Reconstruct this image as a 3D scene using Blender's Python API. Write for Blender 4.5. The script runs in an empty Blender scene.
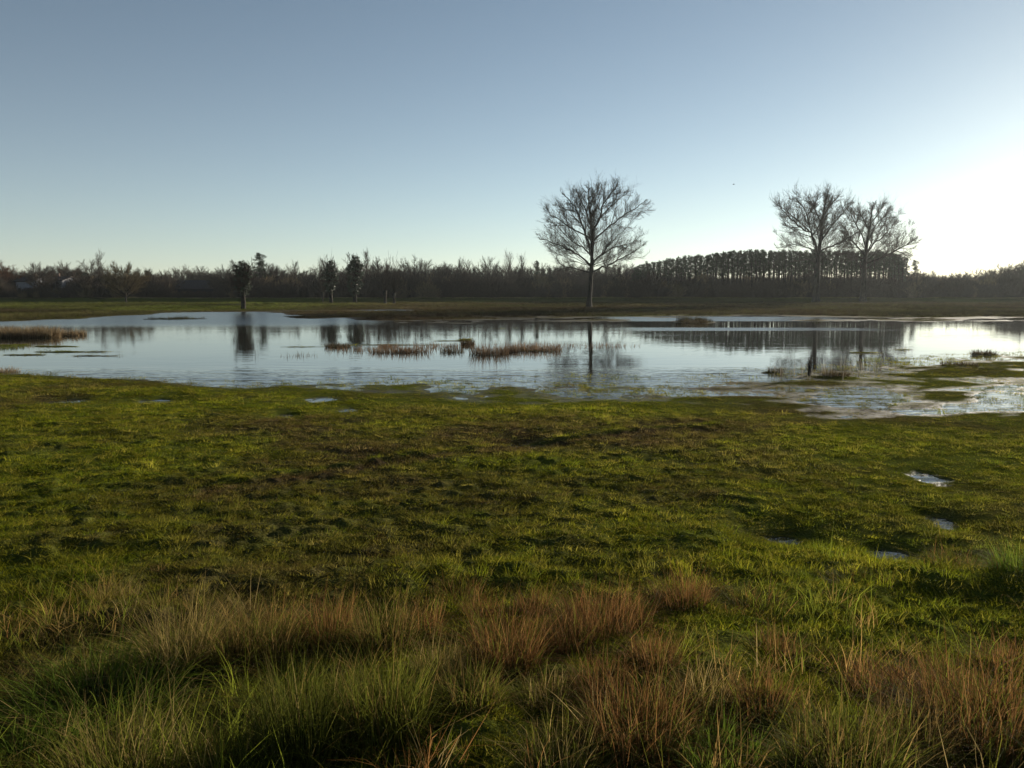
import bpy, math, random
import numpy as np
from mathutils import Vector

# ------------------------------------------------------------------ camera, sky, sun, exposure
scene = bpy.context.scene
COL = scene.collection
FPX = 800.0                       # focal length in pixels of the 1024 px wide picture
H = 2.2                           # eye height above the flood water (z = 0)
PITCH = math.atan((384 - 291) / FPX)
CP, SP = math.cos(PITCH), math.sin(PITCH)

cam_d = bpy.data.cameras.new('camera')
cam = bpy.data.objects.new('camera', cam_d)
COL.objects.link(cam)
cam.location = (0, 0, H)
cam.rotation_euler = (math.pi / 2 - PITCH, 0, 0)
cam_d.sensor_width = 36.0
cam_d.lens = 36.0 * FPX / 1024
cam_d.clip_start = 0.05
cam_d.clip_end = 20000
scene.camera = cam

SUN_AZ = math.radians(40.5)       # to the right of the view
SUN_EL = math.radians(10.0)

world = bpy.data.worlds.new('World')
scene.world = world
world.use_nodes = True
wn = world.node_tree
for n in list(wn.nodes):
    wn.nodes.remove(n)
sky = wn.nodes.new('ShaderNodeTexSky')
sky.sky_type = 'NISHITA'
sky.sun_disc = False
sky.sun_elevation = SUN_EL
sky.sun_rotation = SUN_AZ
sky.altitude = 0
sky.air_density = 0.8
sky.dust_density = 0.16
sky.ozone_density = 2.0
hs = wn.nodes.new('ShaderNodeHueSaturation')          # thin winter haze mutes the blue
hs.inputs['Saturation'].default_value = 0.78
wn.links.new(sky.outputs[0], hs.inputs['Color'])
def wmath(op, x, y=None, clamp=False):
    n = wn.nodes.new('ShaderNodeMath'); n.operation = op; n.use_clamp = clamp
    for i, q in enumerate((x, y)):
        if q is None: continue
        if isinstance(q, (int, float)): n.inputs[i].default_value = q
        else: wn.links.new(q, n.inputs[i])
    return n.outputs[0]
wtc = wn.nodes.new('ShaderNodeTexCoord'); wsx = wn.nodes.new('ShaderNodeSeparateXYZ')
wn.links.new(wtc.outputs['Generated'], wsx.inputs[0])
el = wmath('MAXIMUM', wsx.outputs[2], 0.0)
pale = wmath('POWER', 2.718, wmath('MULTIPLY', el, -1 / 0.16))           # pale band low in the sky
dt = wn.nodes.new('ShaderNodeVectorMath'); dt.operation = 'DOT_PRODUCT'
wn.links.new(wtc.outputs['Generated'], dt.inputs[0])
dt.inputs[1].default_value = (math.sin(SUN_AZ), math.cos(SUN_AZ), 0.0)
fw = wmath('POWER', wmath('MAXIMUM', dt.outputs['Value'], 0.0), 5.0)     # stronger towards the sun
pale = wmath('MULTIPLY', pale, wmath('ADD', wmath('MULTIPLY', fw, 1.6), 2.2))
pc = wn.nodes.new('ShaderNodeMix'); pc.data_type = 'RGBA'; pc.blend_type = 'ADD'; pc.clamp_result = False
pc.inputs[0].default_value = 1.0
pv = wn.nodes.new('ShaderNodeVectorMath'); pv.operation = 'SCALE'
pv.inputs[0].default_value = (1.08, 0.99, 0.92)
wn.links.new(pale, pv.inputs['Scale'])
tn = wn.nodes.new('ShaderNodeVectorMath'); tn.operation = 'MULTIPLY'; tn.inputs[1].default_value = (0.925, 1.01, 0.985)
wn.links.new(hs.outputs[0], tn.inputs[0]); wn.links.new(tn.outputs[0], pc.inputs[6]); wn.links.new(pv.outputs[0], pc.inputs[7])
bg = wn.nodes.new('ShaderNodeBackground')
bg.inputs['Strength'].default_value = 0.05
wo = wn.nodes.new('ShaderNodeOutputWorld')
wn.links.new(pc.outputs[2], bg.inputs[0])
wn.links.new(bg.outputs[0], wo.inputs[0])

sun_d = bpy.data.lights.new('sun', 'SUN')
sun_d.energy = 5.0
sun_d.angle = math.radians(0.5)
sun_d.color = (1.0, 0.90, 0.74)
sun = bpy.data.objects.new('sun', sun_d)
COL.objects.link(sun)
sdir = Vector((math.sin(SUN_AZ) * math.cos(SUN_EL), math.cos(SUN_AZ) * math.cos(SUN_EL), math.sin(SUN_EL)))
sun.rotation_euler = sdir.to_track_quat('Z', 'Y').to_euler()

scene.view_settings.view_transform = 'Standard'
scene.view_settings.look = 'None'
scene.view_settings.exposure = 1.0
scene.view_settings.gamma = 1.0
scene.view_settings.use_curve_mapping = False
scene.render.engine = 'CYCLES'
cy = scene.cycles
cy.max_bounces = 6
cy.diffuse_bounces = 3
cy.glossy_bounces = 3
cy.transmission_bounces = 3
cy.transparent_max_bounces = 4
cy.volume_bounces = 0
cy.caustics_reflective = False
cy.caustics_refractive = False
cy.use_denoising = True
cy.denoiser = 'OPENIMAGEDENOISE'
cy.denoising_input_passes = 'RGB_ALBEDO_NORMAL'
cy.denoising_prefilter = 'ACCURATE'

# ------------------------------------------------------------------ geometry helpers
def ray(px, py):
    a, b = (px - 512) / FPX, -(py - 384) / FPX
    return a, CP + b * SP, -SP + b * CP

def spot(px, Y):
    """x of the vertical line through picture column px at depth Y (near the horizon row)."""
    a, fy, fz = ray(px, 300)
    return a / fy * Y

def zat(py, Y):
    a, fy, fz = ray(512, py)
    return H + fz / fy * Y

def hash2(ix, iy, seed):
    n = (ix.astype(np.int64) * 374761393 + iy.astype(np.int64) * 668265263 + seed * 1442695041) & 0xffffffff
    n = ((n ^ (n >> 13)) * 1274126177) & 0xffffffff
    n = (n ^ (n >> 16)) & 0xffffffff
    return n.astype(np.float64) / 0xffffffff

def vnoise(x, y, seed=0):
    ix, iy = np.floor(x), np.floor(y)
    fx, fy = x - ix, y - iy
    fx = fx * fx * (3 - 2 * fx); fy = fy * fy * (3 - 2 * fy)
    a, b = hash2(ix, iy, seed), hash2(ix + 1, iy, seed)
    c, d = hash2(ix, iy + 1, seed), hash2(ix + 1, iy + 1, seed)
    return (a + (b - a) * fx) * (1 - fy) + (c + (d - c) * fx) * fy

def fbm(x, y, seed=0, octv=4):
    s, amp, tot = 0, 1.0, 0.0
    for o in range(octv):
        c, sn = math.cos(o * 1.1), math.sin(o * 1.1)
        xr, yr = c * x - sn * y, sn * x + c * y
        s = s + amp * (vnoise(xr * 2 ** o + 17.3 * o, yr * 2 ** o - 9.1 * o, seed + o) - 0.5) * 2
        tot += amp; amp *= 0.5
    return s / tot

# ------------------------------------------------------------------ the lie of the land (centimetres above the flood water)
CX = np.array([0, 64, 128, 192, 256, 320, 400, 500, 600, 700, 760, 820, 880, 940, 1024], float)
def row(*v):
    return np.array(v if len(v) == 15 else [v[0]] * 15, float)
def pyof(D):
    return 384 + FPX * math.tan(math.atan(H / D) - PITCH)
ROWS = [
 (296, row(75)), (298, row(72)), (300, row(68)), (pyof(156), row(72)), (pyof(150), row(88)), (pyof(145.5), row(6)), (pyof(142.5), row(20)), (306, row(20)),
 (308, row(22,20,18,14,12,10,10,12,14,12,12,12,12,12,12)),
 (310, row(18,16,12,4,5,3,-2,8,12,10,10,10,10,10,10)),
 (312, row(14,12,8,-1,-1,5,3,6,8,8,8,8,8,8,8)),
 (314, row(11,9,4,-2,-3,4,2,4,5,4,4,5,5,5,5)),
 (316, row(9,6,0,-2,-2,3,1.5,1.5,2.5,1,1,2.5,3,3,3)),
 (318, row(6,3,-4,-6,-4,0,0.5,0.5,1,-3,-2,0,1,1,1)),
 (320, row(3,-2,-8,-9,-9,-5,-0.5,-0.8,-0.5,-4,-4,-1,-0.5,-0.5,-0.5)),
 (323, row(-4,-6,-10,-12,-12,-9,-1,-1,-1.5,-0.5,-1,-4,-4,-4,-3)),
 (326, row(-6,-8,-10,-12,-12,-9,-4,-2.5,-3,-1.5,-2,-6,-6,-6,-6)),
 (329, row(-8,-9,-10,-12,-12,-10,-7,-4,-4,-6,-6,-8,-8,-8,-8)),
 (335, row(-12)), (345, row(-14)),
 (352, row(-14,-14,-14,-14,-14,-14,-14,-14,-14,-14,-14,-12,-6,-4,-3)),
 (360, row(-10,-12,-12,-12,-12,-12,-12,-12,-12,-12,-10,-7,-2,-1,0.3)),
 (368, row(-6,-8,-10,-10,-10,-10,-10,-8,-6,-5,-4,-2.2,0,0.8,1.5)),
 (375, row(1.5,-2,-5,-6,-6,-6,-5,-4,-3,-3,-2,-0.2,1,1.5,2)),
 (380, row(5,2,-1,-3,-4,-3,-2.5,-1.5,-1.5,-2,-0.6,1.2,1,1,1)),
 (386, row(7,5,3,1,0.3,-0.4,-0.5,-0.6,-0.6,-0.5,0.4,1.2,0.6,0.3,0.2)),
 (393, row(8,7,6,5,3,1.6,0.3,-0.2,-0.1,0.2,0.6,0.1,-0.3,0.9,-0.1)),
 (400, row(9,8,8,7,5,3.4,1.6,1.0,1.0,1.0,0.5,-0.5,-0.6,0.5,-0.4)),
 (408, row(10,9,9,8,7,6,5,4,4,3.4,1.4,0.2,-0.5,-0.3,-1.0)),
 (416, row(10,10,10,9,9,8,8,8,7,6,4,0.6,-0.3,0.7,1)),
 (424, row(11,11,11,10,10,9,9,9,9,8,6.5,3,2.2,3,3)),
 (440, row(12,12,12,11,11,11,11,11,11,9,7,6,5,5,5)),
 (480, row(13,13,13,13,13,13,13,13,13,11,9,7,6,5,5)),
 (540, row(15,15,15,15,15,15,15,15,15,13,11,9,8,8,8)), (620, row(22)), (768, row(34)), (1100, row(46)), (3000, row(55)),
]
RD = np.array([H * (CP + (-(p - 384) / FPX) * SP) / -(-SP + (-(p - 384) / FPX) * CP) for p, _ in ROWS])
RZ = np.array([r for _, r in ROWS])
_o = np.argsort(RD); RDs = np.log(RD[_o]); RZs = RZ[_o]

def base_cm(px, Y):
    s = np.log(np.clip(Y, 0.3, 900))
    fi = np.interp(s, RDs, np.arange(len(RDs)))
    i0 = np.clip(np.floor(fi).astype(int), 0, len(RDs) - 2); fi = fi - i0
    ci = np.interp(px, CX, np.arange(len(CX)))
    j0 = np.clip(np.floor(ci).astype(int), 0, len(CX) - 2); cj = ci - j0
    cj = cj * cj * (3 - 2 * cj)
    a = RZs[i0, j0] * (1 - cj) + RZs[i0, j0 + 1] * cj
    b = RZs[i0 + 1, j0] * (1 - cj) + RZs[i0 + 1, j0 + 1] * cj
    return a * (1 - fi) + b * fi

def onground(px, py, z=0.0):
    a, fy, fz = ray(px, py)
    t = (z - H) / fz
    return a * t, fy * t

def blob(x, y, px, py, wpx, hpx):
    """smooth bump of 1 at the ground point under (px, py), sized as that many picture pixels there."""
    cx, cyy = onground(px, py)
    sx = wpx / FPX * cyy
    _, y0 = onground(px, py + hpx / 2); _, y1 = onground(px, py - hpx / 2)
    sy = max(0.05, (y1 - y0) / 2)
    return np.exp(-(((x - cx) / (sx / 2)) ** 2 + ((y - cyy) / sy) ** 2))

PUDDLES = [(930,480,34,9,-10.5),(943,523,30,10,-13),(785,541,44,9,-15.5),(893,557,44,10,-17.5),(70,402,36,3.4,-9.5),(155,402,40,2.8,-9),
           (322,400,28,3,-6),(348,411,22,3.2,-8),(285,417,18,2.6,-9.3),(530,447,40,4,-11)]
ISLETS = [(8,346,34,3,3.5),(57,346.5,54,1.6,2),(75,352,110,1.7,2),(95,356,60,1.2,1.6),(25,355,50,1.4,1.6),(335,346.5,26,1.6,2.5),(395,345,120,1.0,1.0),(300,347,60,0.9,0.8),(452,341,44,1.1,1.4),
          (466,340,14,2,3),(533,351,36,1.6,1.5),(175,319,60,1.6,3),(390,319,60,2,3),(695,322,26,2,5),
          (960,366,40,2,3),(985,355,26,1.6,3),(860,353,30,1.4,2),(905,350,36,1.4,2),(835,378,34,2.4,3),(770,373,18,1.6,2),(30,378,40,3,3)]

TRACK = [(215,486),(360,466),(450,451),(530,440),(620,431),(720,423)]
def track(x, y):
    """signed distance (m) beyond the trodden line across the meadow"""
    P = np.array([onground(a, b, 0.1) for a, b in TRACK])
    yy = np.interp(x, P[:, 0], P[:, 1]) + 0.12 * fbm(x / 0.8, x / 0.8 + 3, 7, 2)
    d = y - yy
    return np.where((x < P[0, 0]) | (x > P[-1, 0]), 9.0, d)

def ground_z(x, y):
    x = np.asarray(x, float); y = np.asarray(y, float)
    Y = np.maximum(y, 0.35)
    px = 512 + FPX * np.clip(x / Y / 1.0067, -0.9, 0.9)
    r = np.where(y > 0.35, y, 0.35)
    w = 0.16 * np.minimum(Y, 110)
    wx = fbm(x / 2.6, y / 2.6, 5, 3) * 14
    z = base_cm(np.clip(px + wx, 0, 1024), r * (1 + 0.018 * fbm(x / 3.1, y / 3.1, 9, 3)))
    # hummocks: strong in the near meadow, faint by the water
    damp = np.clip((z - 2.0) / 12.0, 0, 1)
    near = np.clip((26 - Y) / 10, 0, 1)
    hum = fbm(x / 0.75, y / 0.75, 21, 3) * 3.0 + np.abs(fbm(x / 0.24, y / 0.24, 31, 3)) * 6.0 - 1.2
    fore = np.clip((8.5 - Y) / 4, 0, 1)
    big = np.maximum(0, fbm(x / 1.1, y / 1.1, 44, 2)) * 16 * fore
    z = z + near * (0.08 + 1.1 * damp) * hum + big
    shore = np.exp(-(z / 4.0) ** 2)
    z = z + shore * (fbm(x / 1.3, y / 0.9, 57, 4) * 3.2) * np.clip((60 - Y) / 30, 0.5, 1)
    far = np.clip((Y - 30) / 30, 0, 1) * np.clip((260 - Y) / 60, 0, 1)
    z = z + far * fbm(x / 8, y / 6, 71, 4) * 5.0 * np.clip((z + 14) / 14, 0, 1)
    for (a, b, c, d, e) in PUDDLES:
        g = np.clip(1.5 * blob(x, y, a, b, c * 2.6, d * 4.5), 0, 1)
        z = z * (1 - g) + g * np.minimum(z, 2.6 + 0.35 * (z - 2.6))
        g = np.clip(1.4 * blob(x, y, a, b, c * 1.2, d * 1.6) * (1 + 0.7 * fbm(x / 0.25, y / 0.25, 92, 3)), 0, 1)
        n = fbm(x / 0.16, y / 0.16, 91, 3) * 3.5
        z = z * (1 - g) + g * np.minimum(z, -1.2 + n)
    for (a, b, c, d, e) in ISLETS:
        g = np.clip(1.7 * blob(x, y, a, b, c, d) * (1 + 0.6 * fbm(x / 1.3, y / 1.3, 97, 3)), 0, 1)
        z = z * (1 - g) + g * e * (1 + 0.4 * fbm(x / 0.7, y / 0.7, 98, 2))
    z = z + 2.6 * np.exp(-((track(x, y) - 0.02) / 0.13) ** 2) - 1.2 * np.exp(-((track(x, y) + 0.30) / 0.22) ** 2)
    return z / 100.0

def gz(x, y):
    return float(ground_z(np.array([x]), np.array([y]))[0])

def seat(px, py):
    """ground point seen at (px, py), by iterating on the ground height."""
    z = 0.1
    for _ in range(8):
        x, y = onground(px, py, z)
        z = gz(x, y)
    return x, y, z

# ------------------------------------------------------------------ mesh building
def new_mesh(name, verts, faces_flat, counts, mat=None, smooth=False):
    verts = np.asarray(verts, np.float32).reshape(-1, 3)
    faces_flat = np.asarray(faces_flat, np.int32).ravel()
    counts = np.asarray(counts, np.int32)
    me = bpy.data.meshes.new(name)
    me.vertices.add(len(verts)); me.vertices.foreach_set('co', verts.ravel())
    me.loops.add(len(faces_flat)); me.loops.foreach_set('vertex_index', faces_flat)
    me.polygons.add(len(counts))
    st = np.concatenate([[0], np.cumsum(counts)[:-1]]).astype(np.int32)
    me.polygons.foreach_set('loop_start', st)
    me.polygons.foreach_set('loop_total', counts)
    me.polygons.foreach_set('use_smooth', np.full(len(counts), smooth))
    me.update(calc_edges=True)
    if mat is not None:
        me.materials.append(mat)
    return me

def link(name, me, parent=None, loc=None):
    o = bpy.data.objects.new(name, me)
    COL.objects.link(o)
    if parent is not None:
        o.parent = parent
    if loc is not None:
        o.location = loc
    return o

def tag(o, label=None, cat=None, group=None, kind=None):
    if label: o['label'] = label
    if cat: o['category'] = cat
    if group: o['group'] = group
    if kind: o['kind'] = kind
    return o

class MB:
    """collects vertices and faces for one mesh"""
    def __init__(s):
        s.v, s.f, s.c, s.n, s.t = [], [], [], 0, []
    def add(s, v, f, k, tint=None):
        v = np.asarray(v, float).reshape(-1, 3); f = np.asarray(f, int).reshape(-1, k)
        s.v.append(v); s.f.append((f + s.n).ravel()); s.c.append(np.full(len(f), k)); s.n += len(v)
        if tint is not None: s.t.append(np.asarray(tint, float).reshape(-1, 3))
    def mesh(s, name, mat, smooth=False):
        me = new_mesh(name, np.concatenate(s.v), np.concatenate(s.f), np.concatenate(s.c), mat, smooth)
        if s.t:
            t = np.concatenate(s.t)
            a = me.attributes.new('hue', 'FLOAT_COLOR', 'POINT')
            a.data.foreach_set('color', np.concatenate([t, np.ones((len(t), 1))], 1).astype(np.float32).ravel())
        return me
    def tubes(s, segs, k=3):
        """segs: (N,8) p0 p1 r0 r1"""
        g = np.asarray(segs, float).reshape(-1, 8)
        if not len(g): return
        p0, p1, r0, r1 = g[:, :3], g[:, 3:6], g[:, 6], g[:, 7]
        d = p1 - p0; d /= np.maximum(np.linalg.norm(d, axis=1, keepdims=True), 1e-9)
        ref = np.where(np.abs(d[:, 2:3]) > 0.9, np.array([[1., 0, 0]]), np.array([[0, 0, 1.]]))
        u = np.cross(d, ref); u /= np.linalg.norm(u, axis=1, keepdims=True)
        w = np.cross(d, u)
        ang = np.arange(k) / k * 2 * np.pi
        ring = u[:, None] * np.cos(ang)[None, :, None] + w[:, None] * np.sin(ang)[None, :, None]
        v = np.concatenate([p0[:, None] + ring * r0[:, None, None], p1[:, None] + ring * r1[:, None, None]], 1)
        b = (np.arange(len(g)) * 2 * k)[:, None]
        i = np.arange(k)
        q = np.stack([i, (i + 1) % k, (i + 1) % k + k, i + k], 1)[None] + b[:, :, None]
        s.add(v, q, 4)
    def tube(s, pts, rad, k=7):
        """one continuous tube along a polyline, capped at its end"""
        pts = np.asarray(pts, float); rad = np.asarray(rad, float)
        d = np.gradient(pts, axis=0); d /= np.linalg.norm(d, axis=1, keepdims=True)
        ref = np.array([1., 0.12, 0.05])
        u = np.cross(d, ref); u /= np.linalg.norm(u, axis=1, keepdims=True)
        w = np.cross(d, u)
        ang = np.arange(k) / k * 2 * np.pi
        v = pts[:, None] + (u[:, None] * np.cos(ang)[None, :, None] + w[:, None] * np.sin(ang)[None, :, None]) * rad[:, None, None]
        n = len(pts); i = np.arange(k)
        q = np.concatenate([np.stack([i, (i + 1) % k, (i + 1) % k + k, i + k], 1) + j * k for j in range(n - 1)])
        s.add(v, q, 4)
        s.add(v[-1], np.arange(k)[None], k)
    def box(s, x0, x1, y0, y1, z0, z1):
        v = [(x, y, z) for z in (z0, z1) for y in (y0, y1) for x in (x0, x1)]
        s.add(v, [(0, 2, 3, 1), (4, 5, 7, 6), (0, 1, 5, 4), (2, 6, 7, 3), (0, 4, 6, 2), (1, 3, 7, 5)], 4)
    def leaves(s, centers, size, rng, flat=0.0, tint=None):
        """small leaf-sized triangles at random tilts"""
        c = np.asarray(centers, float); n = len(c)
        a = rng.normal(size=(n, 3)); a[:, 2] *= (1 - flat); a /= np.linalg.norm(a, axis=1, keepdims=True)
        b = np.cross(a, rng.normal(size=(n, 3))); b /= np.linalg.norm(b, axis=1, keepdims=True)
        sz = (np.asarray(size) * rng.uniform(0.6, 1.3, n))[:, None]
        v = np.stack([c - a * sz * 0.5 - b * sz * 0.3, c + a * sz * 0.6, c - a * sz * 0.3 + b * sz * 0.5], 1)
        s.add(v, np.arange(3 * n).reshape(n, 3), 3, None if tint is None else np.repeat(tint, 3, 0))

# ------------------------------------------------------------------ materials
def mat_new(name):
    m = bpy.data.materials.new(name); m.use_nodes = True
    nt = m.node_tree
    for n in list(nt.nodes): nt.nodes.remove(n)
    out = nt.nodes.new('ShaderNodeOutputMaterial')
    return m, nt, out

def mat_simple(name, c0, c1, scale=3.0, rough=0.85, bump=0.0, stretch=(1, 1, 1), spec=0.04):
    m, nt, out = mat_new(name)
    b = nt.nodes.new('ShaderNodeBsdfPrincipled')
    tc = nt.nodes.new('ShaderNodeTexCoord'); mp = nt.nodes.new('ShaderNodeMapping')
    mp.inputs['Scale'].default_value = stretch
    no = nt.nodes.new('ShaderNodeTexNoise'); no.inputs['Scale'].default_value = scale; no.inputs['Detail'].default_value = 6
    rp = nt.nodes.new('ShaderNodeValToRGB')
    rp.color_ramp.elements[0].position = 0.35; rp.color_ramp.elements[1].position = 0.68
    rp.color_ramp.elements[0].color = (*c0, 1); rp.color_ramp.elements[1].color = (*c1, 1)
    L = nt.links.new
    L(tc.outputs['Object'], mp.inputs[0]); L(mp.outputs[0], no.inputs['Vector']); L(no.outputs[0], rp.inputs[0]); L(rp.outputs[0], b.inputs['Base Color'])
    b.inputs['Roughness'].default_value = rough
    b.inputs['Specular IOR Level'].default_value = spec
    if bump:
        bp = nt.nodes.new('ShaderNodeBump'); bp.inputs['Strength'].default_value = bump
        L(no.outputs[0], bp.inputs['Height']); L(bp.outputs[0], b.inputs['Normal'])
    L(b.outputs[0], out.inputs[0])
    return m

def mat_leaf(name, attr, atype, transl=0.45, rough=0.5, spec=0.3, const=None, vary=0.25):
    """thin plant matter: part reflects, part lets light through; colour from an attribute or a constant"""
    m, nt, out = mat_new(name); L = nt.links.new
    if attr:
        at = nt.nodes.new('ShaderNodeAttribute'); at.attribute_name = attr; at.attribute_type = atype
        col = at.outputs['Color']
    else:
        rgb = nt.nodes.new('ShaderNodeRGB'); rgb.outputs[0].default_value = (*const, 1); col = rgb.outputs[0]
    oi = nt.nodes.new('ShaderNodeObjectInfo')
    hs = nt.nodes.new('ShaderNodeHueSaturation')
    mr = nt.nodes.new('ShaderNodeMapRange'); mr.inputs['To Min'].default_value = 1 - vary; mr.inputs['To Max'].default_value = 1 + vary
    L(oi.outputs['Random'], mr.inputs[0]); L(mr.outputs[0], hs.inputs['Value']); L(col, hs.inputs['Color'])
    d = nt.nodes.new('ShaderNodeBsdfPrincipled'); d.inputs['Roughness'].default_value = rough; d.inputs['Specular IOR Level'].default_value = spec
    t = nt.nodes.new('ShaderNodeBsdfTranslucent')
    mx = nt.nodes.new('ShaderNodeMixShader'); mx.inputs[0].default_value = transl
    L(hs.outputs[0], d.inputs['Base Color']); L(hs.outputs[0], t.inputs['Color'])
    L(d.outputs[0], mx.inputs[1]); L(t.outputs[0], mx.inputs[2]); L(mx.outputs[0], out.inputs[0])
    return m

M = {}
M['bark'] = mat_simple('dark bark', (0.022, 0.019, 0.015), (0.055, 0.047, 0.037), 6, 0.9, 0.4, (1, 1, 0.25))
M['twig'] = mat_simple('bare twigs', (0.045, 0.034, 0.025), (0.085, 0.065, 0.048), 1.5, 0.85)
M['twig_red'] = mat_simple('russet twigs', (0.12, 0.060, 0.032), (0.19, 0.10, 0.055), 1.5, 0.85)
M['twig_tan'] = mat_simple('tan twigs', (0.11, 0.085, 0.045), (0.18, 0.135, 0.075), 1.5, 0.85)
M['needle'] = mat_simple('pine needles', (0.020, 0.032, 0.014), (0.045, 0.060, 0.028), 2.0, 0.7)
M['ivy'] = mat_simple('ivy leaves', (0.018, 0.030, 0.010), (0.050, 0.065, 0.022), 2.0, 0.55, spec=0.35)
M['tuft'] = mat_leaf('meadow grass', 'tint', 'INSTANCER', 0.55, 0.9, 0.0)
M['blade'] = mat_leaf('tussock blades', 'hue', 'GEOMETRY', 0.45, 0.8, 0.02, vary=0.12)
M['reed'] = mat_leaf('reed stalks', 'hue', 'GEOMETRY', 0.42, 0.8, 0.02, vary=0.12)

# ground: soil, moss and thatch mixed by the wetness and browning stored with the terrain
def ground_material():
    m, nt, out = mat_new('wet meadow soil'); L = nt.links.new
    at = nt.nodes.new('ShaderNodeAttribute'); at.attribute_name = 'cover'
    sep = nt.nodes.new('ShaderNodeSeparateColor'); L(at.outputs['Color'], sep.inputs[0])
    geo = nt.nodes.new('ShaderNodeNewGeometry')
    n1 = nt.nodes.new('ShaderNodeTexNoise'); n1.inputs['Scale'].default_value = 9; n1.inputs['Detail'].default_value = 8
    n2 = nt.nodes.new('ShaderNodeTexNoise'); n2.inputs['Scale'].default_value = 42; n2.inputs['Detail'].default_value = 6
    L(geo.outputs['Position'], n1.inputs['Vector']); L(geo.outputs['Position'], n2.inputs['Vector'])
    g = nt.nodes.new('ShaderNodeValToRGB')
    g.color_ramp.elements[0].color = (0.035, 0.045, 0.008, 1); g.color_ramp.elements[0].position = 0.3
    g.color_ramp.elements[1].color = (0.105, 0.115, 0.018, 1); g.color_ramp.elements[1].position = 0.7
    L(n2.outputs[0], g.inputs[0])
    b = nt.nodes.new('ShaderNodeValToRGB')
    b.color_ramp.elements[0].color = (0.024, 0.017, 0.010, 1); b.color_ramp.elements[0].position = 0.3
    b.color_ramp.elements[1].color = (0.085, 0.060, 0.030, 1); b.color_ramp.elements[1].position = 0.7
    L(n2.outputs[0], b.inputs[0])
    ad = nt.nodes.new('ShaderNodeMath'); ad.operation = 'MULTIPLY_ADD'; ad.inputs[1].default_value = 0.7; ad.inputs[2].default_value = -0.35
    L(n1.outputs[0], ad.inputs[0])
    su = nt.nodes.new('ShaderNodeMath'); su.use_clamp = True; L(ad.outputs[0], su.inputs[0]); L(sep.outputs[0], su.inputs[1])
    mx = nt.nodes.new('ShaderNodeMix'); mx.data_type = 'RGBA'
    L(su.outputs[0], mx.inputs['Factor']); L(g.outputs[0], mx.inputs[6]); L(b.outputs[0], mx.inputs[7])
    wet = nt.nodes.new('ShaderNodeMix'); wet.data_type = 'RGBA'; wet.inputs[7].default_value = (0.018, 0.015, 0.010, 1)
    L(sep.outputs[1], wet.inputs['Factor']); L(mx.outputs[2], wet.inputs[6])
    p = nt.nodes.new('ShaderNodeBsdfPrincipled'); L(wet.outputs[2], p.inputs['Base Color'])
    wr = nt.nodes.new('ShaderNodeMapRange'); wr.inputs['To Min'].default_value = 0.95; wr.inputs['To Max'].default_value = 0.4
    ws = nt.nodes.new('ShaderNodeMapRange'); ws.inputs['To Min'].default_value = 0.0; ws.inputs['To Max'].default_value = 0.3
    L(sep.outputs[1], wr.inputs[0]); L(sep.outputs[1], ws.inputs[0])
    L(wr.outputs[0], p.inputs['Roughness']); L(ws.outputs[0], p.inputs['Specular IOR Level'])
    bp = nt.nodes.new('ShaderNodeBump'); bp.inputs['Strength'].default_value = 0.6; bp.inputs['Distance'].default_value = 0.04
    L(n2.outputs[0], bp.inputs['Height']); L(bp.outputs[0], p.inputs['Normal'])
    L(p.outputs[0], out.inputs[0])
    return m

def brownness(x, y):
    n = fbm(x / 2.4, y / 2.4, 120, 4) * 0.75 + fbm(x / 0.5, y / 0.5, 130, 3) * 0.35
    b = 0.23 + n
    for (px, py, w, h, e) in [(480,452,380,34,.55),(290,428,150,18,.55),(150,520,260,50,.3),(430,500,300,40,.3),(690,480,150,60,.35),(760,430,120,16,.35),(640,428,220,14,.3),
                              (130,470,260,40,-.55),(60,430,160,50,-.3),(560,405,260,18,-.6),(880,440,260,26,-.3),(350,410,200,16,-.3),(650,540,300,50,-.35),(900,600,260,80,-.4),(30,650,120,120,-.4)]:
        b = b + e * blob(x, y, px, py, w, h)
    b = b - 0.5 * np.exp(-((track(x, y) - 0.02) / 0.15) ** 2) + 0.35 * np.exp(-((track(x, y) + 0.35) / 0.3) ** 2)
    far = np.clip((y - 24) / 30, 0, 1)
    b = b * (1 - far) + far * (0.72 + 0.5 * fbm(x / 14, y / 9, 140, 3))
    # greener pasture at the far left and along the distant bank
    b = b - np.clip((y - 84) / 12, 0, 1) * np.clip((-x - 18) / 20, 0, 1) * 0.55
    b = b - np.clip((y - 140) / 5, 0, 1) * 0.35
    return np.clip(b, 0, 1)

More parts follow.
